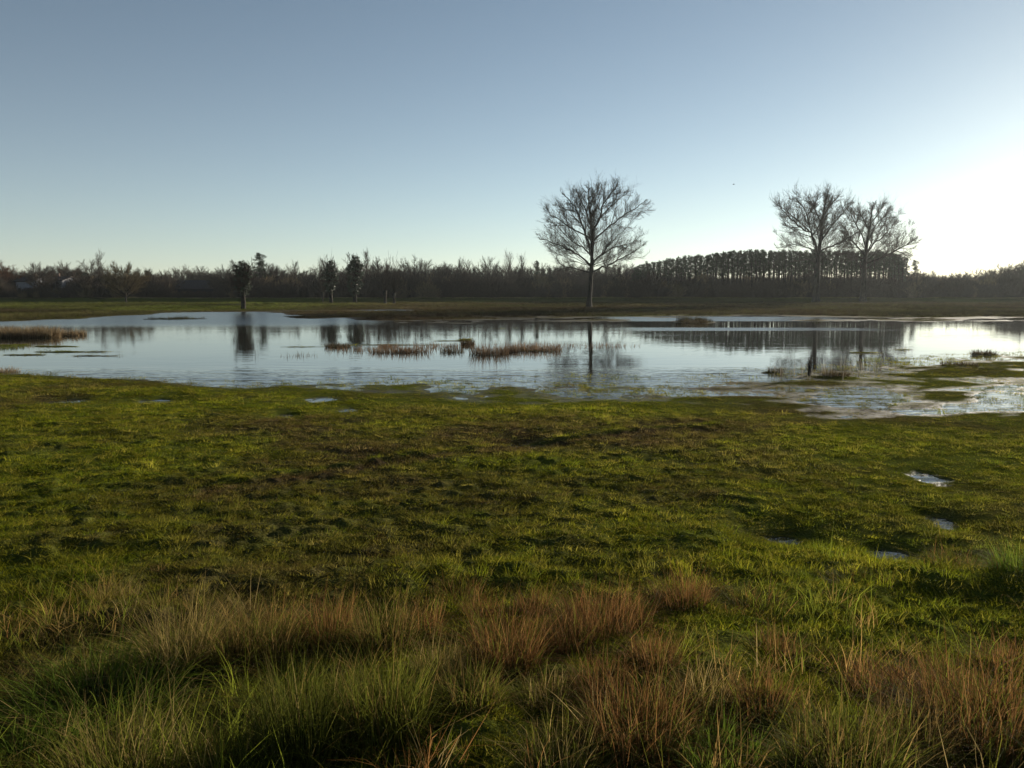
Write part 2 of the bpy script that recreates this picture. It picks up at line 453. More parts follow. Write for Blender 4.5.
def build_ground():
    front = np.radians(np.arange(-43, 43.01, 0.16))
    rest = np.radians(np.concatenate([np.arange(-180, -43.5, 5.0)]))
    rest2 = np.radians(np.arange(45, 180, 5.0))
    ang = np.concatenate([rest, front, rest2])
    r = [0.25]
    while r[-1] < 12000:
        q = 1.0052 if r[-1] > 2.2 else 1.03
        if r[-1] > 40: q = 1.0085
        if r[-1] > 170: q = 1.06
        r.append(r[-1] * q)
    r = np.array(r)
    A, R = np.meshgrid(ang, r)
    x, y = R * np.sin(A), R * np.cos(A)
    z = ground_z(x.ravel(), y.ravel()).reshape(x.shape)
    side = np.clip((np.abs(A) - math.radians(42)) / math.radians(20), 0, 1) * np.clip((R - 6) / 6, 0, 1)
    z = z * (1 - side) + side * 0.35
    nr, na = x.shape
    idx = np.arange(nr * na).reshape(nr, na)
    nxt = np.roll(idx, -1, axis=1)
    q = np.stack([idx[:-1], idx[1:], nxt[1:], nxt[:-1]], -1).reshape(-1, 4)
    v = np.stack([x, y, z], -1).reshape(-1, 3)
    cen = np.array([[0, 0, z[0].mean()]])
    v = np.concatenate([v, cen]); c = len(v) - 1
    tri = np.stack([np.full(na, c), idx[0], nxt[0]], 1)
    # winding facing up
    q = q[:, ::1]
    flat = np.concatenate([q.ravel(), tri[:, ::-1].ravel() if False else tri.ravel()])
    cnt = np.concatenate([np.full(len(q), 4), np.full(len(tri), 3)])
    me = new_mesh('meadow', v, flat, cnt, ground_material(), True)
    br = brownness(v[:, 0], v[:, 1])
    wet = np.clip((0.012 - v[:, 2]) / 0.02, 0, 1)
    a = me.attributes.new('cover', 'FLOAT_COLOR', 'POINT')
    a.data.foreach_set('color', np.stack([br, wet, br * 0, br * 0 + 1], 1).astype(np.float32).ravel())
    o = link('ground', me)
    return tag(o, 'wet green and brown meadow sloping to the flood water', 'ground', kind='structure')

build_ground()

def water_material():
    m, nt, out = mat_new('flood water'); L = nt.links.new
    geo = nt.nodes.new('ShaderNodeNewGeometry')
    sx = nt.nodes.new('ShaderNodeSeparateXYZ'); L(geo.outputs['Position'], sx.inputs[0])
    def noise(scale, detail, st=(1, 1, 1)):
        mp = nt.nodes.new('ShaderNodeMapping'); mp.inputs['Scale'].default_value = st
        n = nt.nodes.new('ShaderNodeTexNoise'); n.inputs['Scale'].default_value = scale; n.inputs['Detail'].default_value = detail
        L(geo.outputs['Position'], mp.inputs[0]); L(mp.outputs[0], n.inputs['Vector'])
        return n.outputs[0]
    def mrange(v, a, b, c, d):
        n = nt.nodes.new('ShaderNodeMapRange'); n.interpolation_type = 'SMOOTHSTEP'
        for i, q in enumerate((a, b, c, d)): n.inputs[i + 1].default_value = q
        L(v, n.inputs[0]); return n.outputs[0]
    def math_(op, a, b):
        n = nt.nodes.new('ShaderNodeMath'); n.operation = op
        for i, q in enumerate((a, b)):
            if isinstance(q, (int, float)): n.inputs[i].default_value = q
            else: L(q, n.inputs[i])
        return n.outputs[0]
    fine = noise(6, 2, (0.6, 1.4, 1))
    mid = noise(2.0, 2, (0.4, 1.2, 1))
    patch = noise(0.09, 3, (0.5, 1.6, 1))
    # wind-ruffled far water, calm middle, small waves towards the near shore
    farr = mrange(sx.outputs[1], 46, 58, 0, 1)
    nearr = mrange(sx.outputs[1], 24, 20, 0, 1)
    pat = mrange(patch, 0.42, 0.62, 0.0, 1.0)
    amt = math_('ADD', math_('MULTIPLY', farr, 0.55), math_('MULTIPLY', nearr, 0.9))
    amt = math_('ADD', amt, math_('MULTIPLY', pat, 0.10))
    amt = math_('ADD', amt, 0.05)
    amt = math_('MULTIPLY', amt, mrange(sx.outputs[1], 40, 56, 1.0, 0.12))
    left = mrange(sx.outputs[0], -6, -14, 0.0, 1.0)
    rgh = math_('MULTIPLY', mrange(sx.outputs[1], 46, 56, 0.02, 0.20), left)
    def band(y0, y1, x0, x1):
        a = math_('MULTIPLY', mrange(sx.outputs[1], y0, y0 + 1.2, 0, 1), mrange(sx.outputs[1], y1, y1 - 1.2, 0, 1))
        b = math_('MULTIPLY', mrange(sx.outputs[0], x0, x0 + 4, 0, 1), mrange(sx.outputs[0], x1, x1 - 6, 0, 1))
        return math_('MULTIPLY', a, b)
    gust = math_('ADD', band(44, 49, 5, 24), band(58, 70, 6, 30))
    rgh = math_('ADD', math_('ADD', rgh, math_('MULTIPLY', gust, 0.22)), 0.02)
    h = math_('ADD', math_('MULTIPLY', fine, 0.006), math_('MULTIPLY', mid, 0.030))
    h = math_('MULTIPLY', h, amt)
    bp = nt.nodes.new('ShaderNodeBump'); bp.inputs['Strength'].default_value = 1.0; bp.inputs['Distance'].default_value = 1.0
    L(h, bp.inputs['Height'])
    p = nt.nodes.new('ShaderNodeBsdfPrincipled')
    p.inputs['Base Color'].default_value = (0.022, 0.021, 0.014, 1)
    p.inputs['Roughness'].default_value = 0.02
    p.inputs['IOR'].default_value = 1.333
    L(rgh, p.inputs['Roughness'])
    L(bp.outputs[0], p.inputs['Normal'])
    L(p.outputs[0], out.inputs[0])
    return m

def build_water():
    xs = np.linspace(-220, 220, 23); ys = np.linspace(5.0, 150, 16)
    X, Y = np.meshgrid(xs, ys)
    idx = np.arange(X.size).reshape(X.shape)
    q = np.stack([idx[:-1, :-1], idx[:-1, 1:], idx[1:, 1:], idx[1:, :-1]], -1).reshape(-1, 4)
    me = new_mesh('flood_water', np.stack([X, Y, X * 0], -1), q, np.full(len(q), 4), water_material(), True)
    tag(link('water', me), 'shallow flood water lying across the meadow and mirroring the sky', 'water', kind='structure')
build_water()

# ------------------------------------------------------------------ scattering (only for what nobody could count)
def scatter(name, pts, rot, scl, idx, tint, sources, label, cat):
    cl = bpy.data.collections.new(name + ' sources')
    for o in sources: cl.objects.link(o)
    n = len(pts)
    me = bpy.data.meshes.new(name)
    me.vertices.add(n); me.vertices.foreach_set('co', np.asarray(pts, np.float32).ravel())
    for nm, ty, fld, val in (('rot', 'FLOAT_VECTOR', 'vector', rot), ('scl', 'FLOAT_VECTOR', 'vector', scl), ('tint', 'FLOAT_VECTOR', 'vector', tint)):
        a = me.attributes.new(nm, ty, 'POINT'); a.data.foreach_set(fld, np.asarray(val, np.float32).ravel())
    a = me.attributes.new('pick', 'INT', 'POINT'); a.data.foreach_set('value', np.asarray(idx, np.int32))
    o = link(name, me)
    ng = bpy.data.node_groups.new(name + ' nodes', 'GeometryNodeTree')
    ng.interface.new_socket('Geometry', in_out='INPUT', socket_type='NodeSocketGeometry')
    ng.interface.new_socket('Geometry', in_out='OUTPUT', socket_type='NodeSocketGeometry')
    N = ng.nodes.new; L = ng.links.new
    gi, go = N('NodeGroupInput'), N('NodeGroupOutput')
    ci = N('GeometryNodeCollectionInfo'); ci.inputs['Collection'].default_value = cl
    ci.inputs['Separate Children'].default_value = True; ci.inputs['Reset Children'].default_value = True
    ip = N('GeometryNodeInstanceOnPoints'); ip.inputs['Pick Instance'].default_value = True
    def attr(nm, ty):
        q = N('GeometryNodeInputNamedAttribute'); q.data_type = ty; q.inputs[0].default_value = nm
        return [s for s in q.outputs if s.enabled and s.name == 'Attribute'][0]
    L(gi.outputs[0], ip.inputs['Points']); L(ci.outputs[0], ip.inputs['Instance'])
    L(attr('pick', 'INT'), ip.inputs['Instance Index']); L(attr('rot', 'FLOAT_VECTOR'), ip.inputs['Rotation']); L(attr('scl', 'FLOAT_VECTOR'), ip.inputs['Scale'])
    L(ip.outputs[0], go.inputs[0])
    mod = o.modifiers.new('scatter', 'NODES'); mod.node_group = ng
    return tag(o, label, cat, kind='stuff')

def blades(mb, rng, n, R, L, lean, droop, width, hue, ys=1.0, seg=4, hue_var=0.25):
    """n curved tapering blades rooted in a disc"""
    th = rng.uniform(0, 2 * np.pi, n); rr = R * np.sqrt(rng.uniform(0, 1, n))
    root = np.stack([rr * np.cos(th), rr * np.sin(th) * ys, np.zeros(n)], 1)
    th2 = th + rng.normal(0, 0.9, n)
    dirh = np.stack([np.cos(th2), np.sin(th2), np.zeros(n)], 1)
    Ls = rng.uniform(L[0], L[1], n)
    le = np.abs(rng.normal(0, lean, n)) + 0.25 * lean
    dr = np.abs(rng.normal(0, droop, n))
    tw = th2 + np.pi / 2 + rng.normal(0, 0.5, n)
    wv = np.stack([np.cos(tw), np.sin(tw), np.zeros(n)], 1)
    w = rng.uniform(width[0], width[1], n)
    t = np.linspace(0, 1, seg + 1)
    kt = rng.uniform(0.35, 0.8, n); ka = np.where(rng.uniform(size=n) < 0.48, rng.uniform(0.2, 1.4, n), 0.0)   # some blades are bent over
    kd = rng.uniform(0, 2 * np.pi, n); kv = np.stack([np.cos(kd), np.sin(kd), -0.55 + 0 * kd], 1)
    out = []
    for k, tt in enumerate(t):
        c = root + dirh * (Ls * (le * tt + dr * tt ** 2.2))[:, None] + np.array([0, 0, 1.])[None] * (Ls * (tt - 0.55 * dr * tt ** 2.5))[:, None] + kv * (Ls * ka * np.maximum(0, tt - kt))[:, None]
        ww = (w * (1 - 0.92 * tt ** 1.6) * 0.5)[:, None]
        out += [c - wv * ww, c + wv * ww]
    v = np.stack(out, 1)
    b = (np.arange(n) * (2 * seg + 2))[:, None, None]
    q = np.array([[2 * k, 2 * k + 1, 2 * k + 3, 2 * k + 2] for k in range(seg)])[None] + b
    hs = np.asarray(hue, float).reshape(-1, 3)
    pick = hs[rng.integers(0, len(hs), n)] * rng.uniform(1 - hue_var, 1 + hue_var, (n, 1))
    mb.add(v, q, 4, np.repeat(pick, 2 * seg + 2, 0))

# ------------------------------------------------------------------ meadow grass
rng = np.random.default_rng(11)
tufts = []
for k in range(6):
    mb = MB()
    blades(mb, rng, 34, 0.060, (0.022, 0.062), 0.55, 0.5, (0.0030, 0.0052), (1, 1, 1), seg=3)
    mb.t = []
    o = bpy.data.objects.new('grass_tuft', mb.mesh('grass_tuft', M['tuft'])); tufts.append(o)
for k in range(3):      # a few taller, looser ones
    mb = MB()
    blades(mb, rng, 26, 0.055, (0.05, 0.13), 0.35, 0.35, (0.0026, 0.0045), (1, 1, 1), seg=3)
    mb.t = []
    o = bpy.data.objects.new('grass_tuft_tall', mb.mesh('grass_tuft_tall', M['tuft'])); tufts.append(o)

def meadow_points(y0, y1, dens, rng, ang=41):
    n = int(dens * (y1 ** 2 - y0 ** 2) * math.tan(math.radians(ang)))
    y = np.sqrt(rng.uniform(y0 ** 2, y1 ** 2, n))
    x = y * math.tan(math.radians(ang)) * rng.uniform(-1, 1, n)
    return x, y

GREEN = np.array([[0.150, 0.170, 0.010], [0.210, 0.205, 0.014], [0.105, 0.130, 0.010], [0.250, 0.220, 0.028]])
BROWN = np.array([[0.125, 0.082, 0.030], [0.085, 0.056, 0.022], [0.170, 0.125, 0.044], [0.070, 0.060, 0.020]])

def tint_of(x, y, rng):
    b = brownness(x, y)
    n = len(x)
    g = GREEN[rng.integers(0, 4, n)]; br = BROWN[rng.integers(0, 4, n)]
    t = np.clip(b + rng.normal(0, 0.16, n), 0, 1)[:, None]
    lush = (1 + 0.35 * fbm(x / 0.6, y / 0.6, 150, 3))[:, None]
    gap_shade = np.where(y < 9, np.interp(y, [3.5, 6.0], [0.72, 1.0]), 1.12)[:, None]      # near grass tint darkened to paint the shaded gaps among the tussocks
    return (g * (1 - t) + br * t) * lush * gap_shade

def scatter_meadow():
    P, S = [], []
    for (y0, y1, dens, sc) in ((2.0, 5.0, 340, 1.0), (5.0, 9.0, 250, 1.15), (9.0, 14.0, 130, 1.45), (14.0, 20.0, 70, 1.8), (20.0, 28.0, 36, 2.2), (28.0, 48.0, 14, 2.6)):
        x, y = meadow_points(y0, y1, dens, rng)
        P.append((x, y)); S.append(np.full(len(x), sc))
    x = np.concatenate([p[0] for p in P]); y = np.concatenate([p[1] for p in P]); s = np.concatenate(S)
    z = ground_z(x, y)
    # patchy cover, thinning out where the soil lies under water
    keep = ((z > 0.006 + 0.012 * rng.normal(size=len(x))) | ((z > -0.038) & (rng.uniform(size=len(x)) < 0.42) & (y > 11))) & (rng.uniform(size=len(x)) < 0.55 + 0.6 * (fbm(x / 0.4, y / 0.4, 160, 3) + 0.3))
    td = track(x, y)
    keep &= ~((td > -0.62) & (td < -0.08) & (rng.uniform(size=len(x)) < 0.25))
    x, y, z, s = x[keep], y[keep], z[keep], s[keep]
    n = len(x)
    rot = np.stack([rng.normal(0, 0.12, n), rng.normal(0, 0.12, n), rng.uniform(0, 6.28, n)], 1)
    lush = 1 + 0.5 * fbm(x / 0.7, y / 0.7, 170, 3)
    wet = np.where(z > 0, np.clip(z / 0.06, 0.3, 1), 0.8)
    sz = s * rng.uniform(0.65, 1.25, n)
    scl = np.stack([sz, sz, sz * lush * wet * np.interp(y, [3, 6, 10], [0.80, 0.62, 0.55])], 1)
    idx = np.where(rng.uniform(size=n) < np.where(y < 6, 0.07, 0.015), rng.integers(6, 9, n), rng.integers(0, 6, n))
    print('meadow tufts', n)
    scatter('grass', np.stack([x, y, z - 0.004], 1), rot, scl, idx, tint_of(x, y, rng), tufts, 'short wet green and brown grass covering the near meadow', 'grass')
scatter_meadow()

# loose dry stalks and longer grass among the tussocks
def scatter_dry():
    src = []
    for k in range(5):
        mb = MB()
        blades(mb, rng, 16, 0.07, (0.07, 0.24), 0.45, 0.5, (0.0014, 0.0042), (1, 1, 1), seg=4)
        mb.t = []
        src.append(bpy.data.objects.new('dry_tuft', mb.mesh('dry_tuft', M['tuft'])))
    x, y = meadow_points(2.0, 7.0, 45, rng)
    f = fbm(x / 0.9, y / 0.9, 190, 3) + np.clip((5.0 - y) / 3, -0.8, 0.12)
    keep = (f > 0.22)
    x, y = x[keep], y[keep]; n = len(x); z = ground_z(x, y)
    pal = np.array([[0.22, 0.108, 0.036], [0.30, 0.22, 0.09], [0.16, 0.16, 0.022], [0.25, 0.16, 0.05], [0.12, 0.14, 0.018], [0.16, 0.18, 0.02]])
    zone = np.clip(np.floor((fbm(x / 1.2, y / 1.2, 195, 2) + 0.5) * 6 + rng.normal(0, 0.9, n)), 0, 5).astype(int)
    tint = pal[zone] * rng.uniform(0.7, 1.25, (n, 1))
    rot = np.stack([rng.normal(0, 0.2, n), rng.normal(0, 0.2, n), rng.uniform(0, 6.28, n)], 1)
    sz = rng.uniform(0.6, 1.35, n)
    scatter('dry_grass', np.stack([x, y, z - 0.005], 1), rot, np.stack([sz, sz, sz], 1), rng.integers(0, 5, n), tint, src, 'loose dry stalks and longer grass between the tussocks', 'grass')
scatter_dry()

# rough grass and sedge on the far side of the water
def scatter_far():
    n = 60000
    y = np.exp(rng.uniform(np.log(42), np.log(176), n)); y[:14000] = rng.uniform(149.2, 157, 14000); x = y * rng.uniform(-0.74, 0.74, n)
    z = ground_z(x, y)
    keep = z > 0.012 + 0.02 * rng.uniform(size=n)
    x, y, z = x[keep], y[keep], z[keep]; n = len(x)
    rot = np.stack([rng.normal(0, 0.1, n), rng.normal(0, 0.1, n), rng.uniform(0, 6.28, n)], 1)
    sz = rng.uniform(2.6, 5.0, n)
    marsh = np.clip((90 - y) / 20, 0, 1) * np.clip((x + 25) / 20, 0, 1)
    hz = (0.45 + 0.12 * marsh) * (1 + 1.3 * fbm(x / 4.5, y / 7, 180, 3))
    scl = np.stack([sz, sz, sz * np.clip(hz, 0.2, 2)], 1)
    b = brownness(x, y)
    g = np.array([0.085, 0.100, 0.018]); br = np.array([0.075, 0.055, 0.032]); pale = np.array([0.23, 0.185, 0.085])
    t = np.clip(b + rng.normal(0, 0.15, n), 0, 1)[:, None]
    tint = g * (1 - t) + br * t
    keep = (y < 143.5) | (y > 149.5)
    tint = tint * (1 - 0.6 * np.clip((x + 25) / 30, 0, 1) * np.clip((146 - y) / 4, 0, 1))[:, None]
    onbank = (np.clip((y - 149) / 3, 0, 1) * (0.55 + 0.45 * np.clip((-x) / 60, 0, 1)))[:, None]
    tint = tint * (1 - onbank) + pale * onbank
    tint *= rng.uniform(0.7, 1.3, (n, 1)) * (1 + 0.8 * fbm(x / 6, y / 8, 181, 3))[:, None]
    idx = rng.integers(6, 9, n)
    x, y, z, rot, scl, idx, tint = x[keep], y[keep], z[keep], rot[keep], scl[keep], idx[keep], tint[keep]
    src = [bpy.data.objects.new('rough_tuft', t_.data) for t_ in tufts]
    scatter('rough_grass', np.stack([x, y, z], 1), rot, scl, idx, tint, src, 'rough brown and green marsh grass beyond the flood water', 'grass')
scatter_far()

# ------------------------------------------------------------------ trees
def unit(v): return v / np.linalg.norm(v)

class Tree:
    def __init__(s, seed, up=0.25, fork=0.75, dens=1.0, minr=0.012, wander=0.10):
        s.r = random.Random(seed); s.n = np.random.default_rng(seed)
        s.thick, s.thin = [], []           # polylines with radii / loose segments
        s.up, s.fork, s.dens, s.minr, s.wander = up, fork, dens, minr, wander
    def side(s, d, a):
        p = unit(np.cross(d, s.n.normal(size=3)))
        return unit(d * math.cos(a) + p * math.sin(a))
    def limb(s, pts, r0, r1, level, sub, k0=0.25):
        """a main limb along given points, then side branches from it"""
        pts = np.array(pts, float)
        # resample smoothly
        t = np.linspace(0, 1, len(pts)); tt = np.linspace(0, 1, max(6, 3 * len(pts)))
        q = np.stack([np.interp(tt, t, pts[:, i]) for i in range(3)], 1)
        q[1:-1] = (q[:-2] + 2 * q[1:-1] + q[2:]) / 4
        L = np.linalg.norm(np.diff(q, axis=0), axis=1).sum()
        q[1:] += s.n.normal(0, 0.008 * L, (len(q) - 1, 3))
        rad = r0 + (r1 - r0) * tt ** 0.8
        s.thick.append((q, rad))
        n = max(3, int(sub * s.dens))
        for i in range(n):
            u = k0 + (1 - k0) * (i + s.r.random()) / n
            f = u * (len(q) - 1); j = min(int(f), len(q) - 2)
            p = q[j] + (q[j + 1] - q[j]) * (f - j)
            d = unit(q[j + 1] - q[j])
            l = L * (0.44 - 0.30 * u) * s.r.uniform(0.6, 1.25)
            s.branch(p, s.side(d, s.r.uniform(0.5, 1.0)), l, max(s.minr * 1.3, (r0 + (r1 - r0) * u) * 0.5), level - 1)
        s.branch(q[-1], unit(q[-1] - q[-2]), L * 0.07, r1, level - 1)
    def branch(s, p, d, L, r, level):
        if L < 0.12: return
        n = 4 if level > 0 else 3
        step = L / n
        pts = [p]
        for i in range(n):
            d = unit(d + s.n.normal(0, s.wander, 3) + np.array([0, 0, s.up * 0.35]))
            p2 = p + d * step
            a, b = r * (1 - i / n * 0.75), r * (1 - (i + 1) / n * 0.75)
            s.thin.append((*p, *p2, max(a, s.minr), max(b, s.minr * 0.8)))
            p = p2; pts.append(p)
            if level > 0:
                m = s.fork * s.dens * (1.6 if level == 1 else 1.25)
                cnt = int(m) + (s.r.random() < m - int(m))
                for _ in range(cnt):
                    k = s.r.random()
                    o = pts[-2] + (pts[-1] - pts[-2]) * k
                    s.branch(o, s.side(d, s.r.uniform(0.35, 0.8)), L * s.r.uniform(0.40, 0.72) * (1 - 0.35 * i / n), r * 0.55, level - 1)
    def meshes(s, name, mat_t, mat_c):
        a, b = MB(), MB()
        for q, rad in s.thick: a.tube(q, rad, 7)
        b.tubes(s.thin, 3)
        print(name, len(s.thin))
        return a.mesh(name + ' trunk', mat_t, True), b.mesh(name + ' crown', mat_c)

def place(name, parts, loc, label, cat, group=None, rz=0.0, sc=(1, 1, 1)):
    r = bpy.data.objects.new(name, None); COL.objects.link(r)
    r.empty_display_size = 0.5
    r.location = loc; r.rotation_euler = (0, 0, rz); r.scale = sc
    for nm, me in parts:
        link(nm, me, r)
    return tag(r, label, cat, group)

def copy_thing(root, loc, label, group=None, rz=0.0, sc=(1, 1, 1)):
    c = root.copy(); COL.objects.link(c)
    c.location = loc; c.rotation_euler = (0, 0, rz); c.scale = sc; c['label'] = label
    if group: c['group'] = group
    elif 'group' in c: del c['group']
    for ch in root.children:
        d = ch.copy(); COL.objects.link(d); d.parent = c
    return c

def limb_px(base_px, Y, pts, rng, depth=0.5):
    """picture points of a limb -> tree coordinates in metres; the depth of each limb swings out at random"""
    k = Y / FPX
    dd = rng.uniform(-1, 1) * depth
    z0 = zat(base_px[1], Y)
    n = len(pts); out = []
    for i, (a, b) in enumerate(pts):
        run = abs(a - pts[0][0]) + 0.35 * abs(b - pts[0][1])
        out.append(((a - base_px[0]) * k, dd * run * k, zat(b, Y) - z0))
    return out

def big_tree(seed, base, Y, trunk, tr, limbs, dens, label, dome, rz=0, minr=0.0065):
    T = Tree(seed, up=0.22, fork=0.80, dens=dens, minr=minr, wander=0.07)
    g = np.random.default_rng(seed + 5)
    t = limb_px(base, Y, trunk, g, 0.0)
    pts = np.array(t)
    tt = np.linspace(0, 1, 26); t0 = np.linspace(0, 1, len(pts))
    q = np.stack([np.interp(tt, t0, pts[:, i]) for i in range(3)], 1)
    q[1:, :2] += g.normal(0, 0.03, (25, 2))
    rad = tr * (1 - 0.88 * tt) ** 1.0
    rad[0] *= 1.55; rad[1] *= 1.15
    q[0, 2] -= 0.3
    T.thick.append((q, rad))
    # small side branches along the upper trunk
    for i in range(int(26 * dens)):
        u = g.uniform(0.36, 1.0); f = u * 25; j = min(int(f), 24)
        p = q[j] + (q[j + 1] - q[j]) * (f - j)
        T.branch(p, T.side(np.array([0, 0, 1.]), g.uniform(0.5, 1.1)), g.uniform(1.2, 3.4) * (1.15 - 0.78 * u), 0.04, 2)
    for (r0, sub, lp) in limbs:
        T.limb(limb_px(base, Y, lp, g, 0.55), r0, r0 * 0.28, 3, sub)
    # lesser limbs filling a rounded crown
    k = Y / FPX
    ec = np.array([(dome[0] - base[0]) * k, 0, (base[1] - dome[1]) * k]); er = np.array([dome[2] * k, dome[2] * k, dome[3] * k])
    for i in range(19):
        th = i * 2.399 + g.normal(0, 0.3); v = 1 - 1.45 * (i + 0.5) / 19; c = math.sqrt(max(0.0, 1 - v * v))
        e = ec + er * np.array([math.cos(th) * c, math.sin(th) * c, v]) * g.uniform(0.86, 1.0)
        z0 = np.clip(e[2] - er[2] * (0.45 + 0.75 * c) * g.uniform(0.7, 1.1), t[-1][2] * 0.34, t[-1][2] * 0.92)
        j = int(np.argmin(np.abs(q[:, 2] - z0))); p0 = q[j]
        m = p0 * 0.52 + e * 0.48 + np.array([0, 0, g.normal(-0.3, 0.3)])
        T.limb([p0, m, e], 0.055, 0.015, 3, 5)
    # fine spray of twigs towards the crown's outline
    cen = np.array([0, 0, t[-1][2] * 0.62])
    for lq, lr in T.thick[1:]:
        for i in range(int(7 * dens)):
            f = g.uniform(0.40, 1.0) * (len(lq) - 1); j = min(int(f), len(lq) - 2)
            p = lq[j] + (lq[j + 1] - lq[j]) * (f - j)
            d = unit(0.7 * unit(lq[j + 1] - lq[j]) + 0.45 * unit(p - cen) + g.normal(0, 0.42, 3) + np.array([0, 0, 0.28]))
            T.branch(p, d, g.uniform(0.9, 2.5) * t[-1][2] / 16.5, 0.011, 1)
    a, b = T.meshes('tree', M['bark'], M['twig'])
    x = spot(base[0], Y)
    z = gz(x, Y)
    sc = (0.95, 0.95, 0.94) if Y < 120 else (1.0, 1.0, 0.965)
    return place('bare_tree', [('trunk', a), ('crown', b)], (x, Y, zat(base[1], Y) if abs(zat(base[1], Y) - z) < 0.5 else z), label, 'tree', sc=sc)

big_tree(3, (589, 308), 103, [(589,308),(590,285),(591,262),(592,240),(590,215),(588,196),(587,182)], 0.36, [
    (0.10, 7, [(589,270),(576,266),(563,263),(556,257)]),
    (0.14, 9, [(590,262),(580,253),(566,245),(550,238),(541,234)]),
    (0.13, 9, [(592,270),(604,264),(620,257),(636,248),(649,241)]),
    (0.12, 9, [(593,258),(603,250),(615,243),(628,240),(638,236)]),
    (0.10, 8, [(590,252),(582,243),(572,238),(562,226),(553,217)]),
    (0.17, 10, [(591,246),(585,232),(578,216),(573,203),(563,192)]),
    (0.12, 9, [(591,234),(575,226),(562,217),(550,210),(545,203)]),
    (0.14, 10, [(592,238),(603,226),(618,214),(631,205),(641,198)]),
    (0.16, 11, [(592,228),(598,213),(602,198),(609,187),(614,180)]),
    (0.10, 9, [(597,214),(607,203),(618,192),(627,186)]),
    (0.12, 9, [(590,222),(586,206),(580,193),(577,184)]),
    (0.10, 8, [(588,205),(592,192),(597,182),(599,177)]),
    (0.09, 8, [(573,205),(563,203),(553,198)]),
    (0.12, 9, [(591,250),(594,240),(592,226),(596,212)]),
    (0.12, 9, [(592,256),(588,246),(594,232),(590,218)]),
  ], 1.6, 'tall solitary bare tree on the far bank, right of the middle', (592, 232, 52, 53))

big_tree(8, (816, 300), 140, [(816,300),(816,280),(817,250),(818,225),(820,205),(822,192)], 0.52, [
    (0.22, 11, [(816,252),(810,240),(804,230),(788,224),(771,214),(764,206)]),
    (0.16, 10, [(812,243),(806,225),(800,208),(791,199)]),
    (0.12, 8, [(815,250),(803,245),(790,242),(776,246)]),
    (0.17, 10, [(817,250),(830,243),(840,237),(848,230)]),
    (0.16, 10, [(818,240),(826,224),(835,212),(843,202)]),
    (0.15, 10, [(818,222),(812,206),(806,195)]),
    (0.14, 9, [(819,214),(828,200),(836,192)]),
    (0.12, 9, [(806,228),(790,210),(777,199)]),
    (0.12, 9, [(804,212),(812,200),(818,190)]),
    (0.13, 9, [(817,246),(820,230),(816,212)]),
    (0.13, 9, [(817,240),(814,226),(822,210)]),
  ], 1.6, 'broad bare tree before the pines, taller of the pair at right', (810, 221, 40, 34), minr=0.008)

big_tree(15, (863, 300), 146, [(863,300),(863,278),(863,255),(865,235),(867,215),(868,202)], 0.50, [
    (0.18, 10, [(863,254),(852,244),(843,236),(838,226)]),
    (0.15, 9, [(864,246),(855,230),(846,218),(843,210)]),
    (0.17, 10, [(864,252),(875,240),(886,234),(896,224),(903,216)]),
    (0.20, 10, [(864,262),(878,256),(890,248),(897,243),(902,239)]),
    (0.15, 9, [(865,238),(874,222),(884,212),(890,206)]),
    (0.14, 9, [(866,228),(858,214),(855,205)]),
    (0.12, 8, [(890,248),(900,252),(906,258)]),
    (0.14, 9, [(864,252),(868,238),(862,222)]),
    (0.12, 9, [(864,258),(850,252),(840,250)]),
    (0.12, 9, [(867,220),(876,208),(880,200)]),
  ], 1.6, 'broad bare tree before the pines, shorter of the pair at right', (869, 232, 36, 33), minr=0.008)

# ---- kinds of the far tree belt; each mesh is about 10 m tall and is scaled to the height in the photograph
def kind_round(seed, spread=0.5, trunk=0.35, levels=3, dens=1.5, mat='twig', minr=0.018):
    T = Tree(seed, up=0.3, fork=0.85, dens=dens, minr=minr, wander=0.07); g = np.random.default_rng(seed)
    q = np.array([[0, 0, -0.3], [0.03, 0, 1.2], [0.08, 0.05, 3], [0.05, 0, 5.2], [0.0, 0.05, 7.4], [0.05, 0, 8.6]])
    T.thick.append((q, np.array([0.24, 0.17, 0.15, 0.11, 0.06, 0.03])))
    n = int(17 * dens) + 4
    for i in range(n):
        # limbs reach for points spread over a domed outline
        th = i * 2.399 + g.normal(0, 0.25); v = 1 - 1.35 * (i + 0.5) / n
        c = math.sqrt(max(0.0, 1 - v * v))
        e = np.array([math.cos(th) * c * 10 * spread, math.sin(th) * c * 10 * spread, 6.0 + 3.7 * v]) * g.uniform(0.82, 1.0)
        z0 = min(8.2, max(10 * trunk * 0.7, e[2] - g.uniform(0.75, 1.1) * 10 * spread * (0.35 + c * 0.5)))
        p0 = np.array([0.03, 0.0, z0]); m = p0 * 0.5 + e * 0.5 + np.array([0, 0, -0.25 + g.normal(0, 0.15)])
        T.limb([p0, m, e], 0.07, 0.02, levels - 1, 5 * dens)
        for k in range(5):
            f = g.uniform(0.5, 1.0); p = p0 + (e - p0) * f
            T.branch(p, unit(unit(e - p0) + g.normal(0, 0.45, 3) + np.array([0, 0, 0.25])), g.uniform(0.9, 1.7), 0.02, 1)
    return T.meshes('round', M['bark'], M[mat])

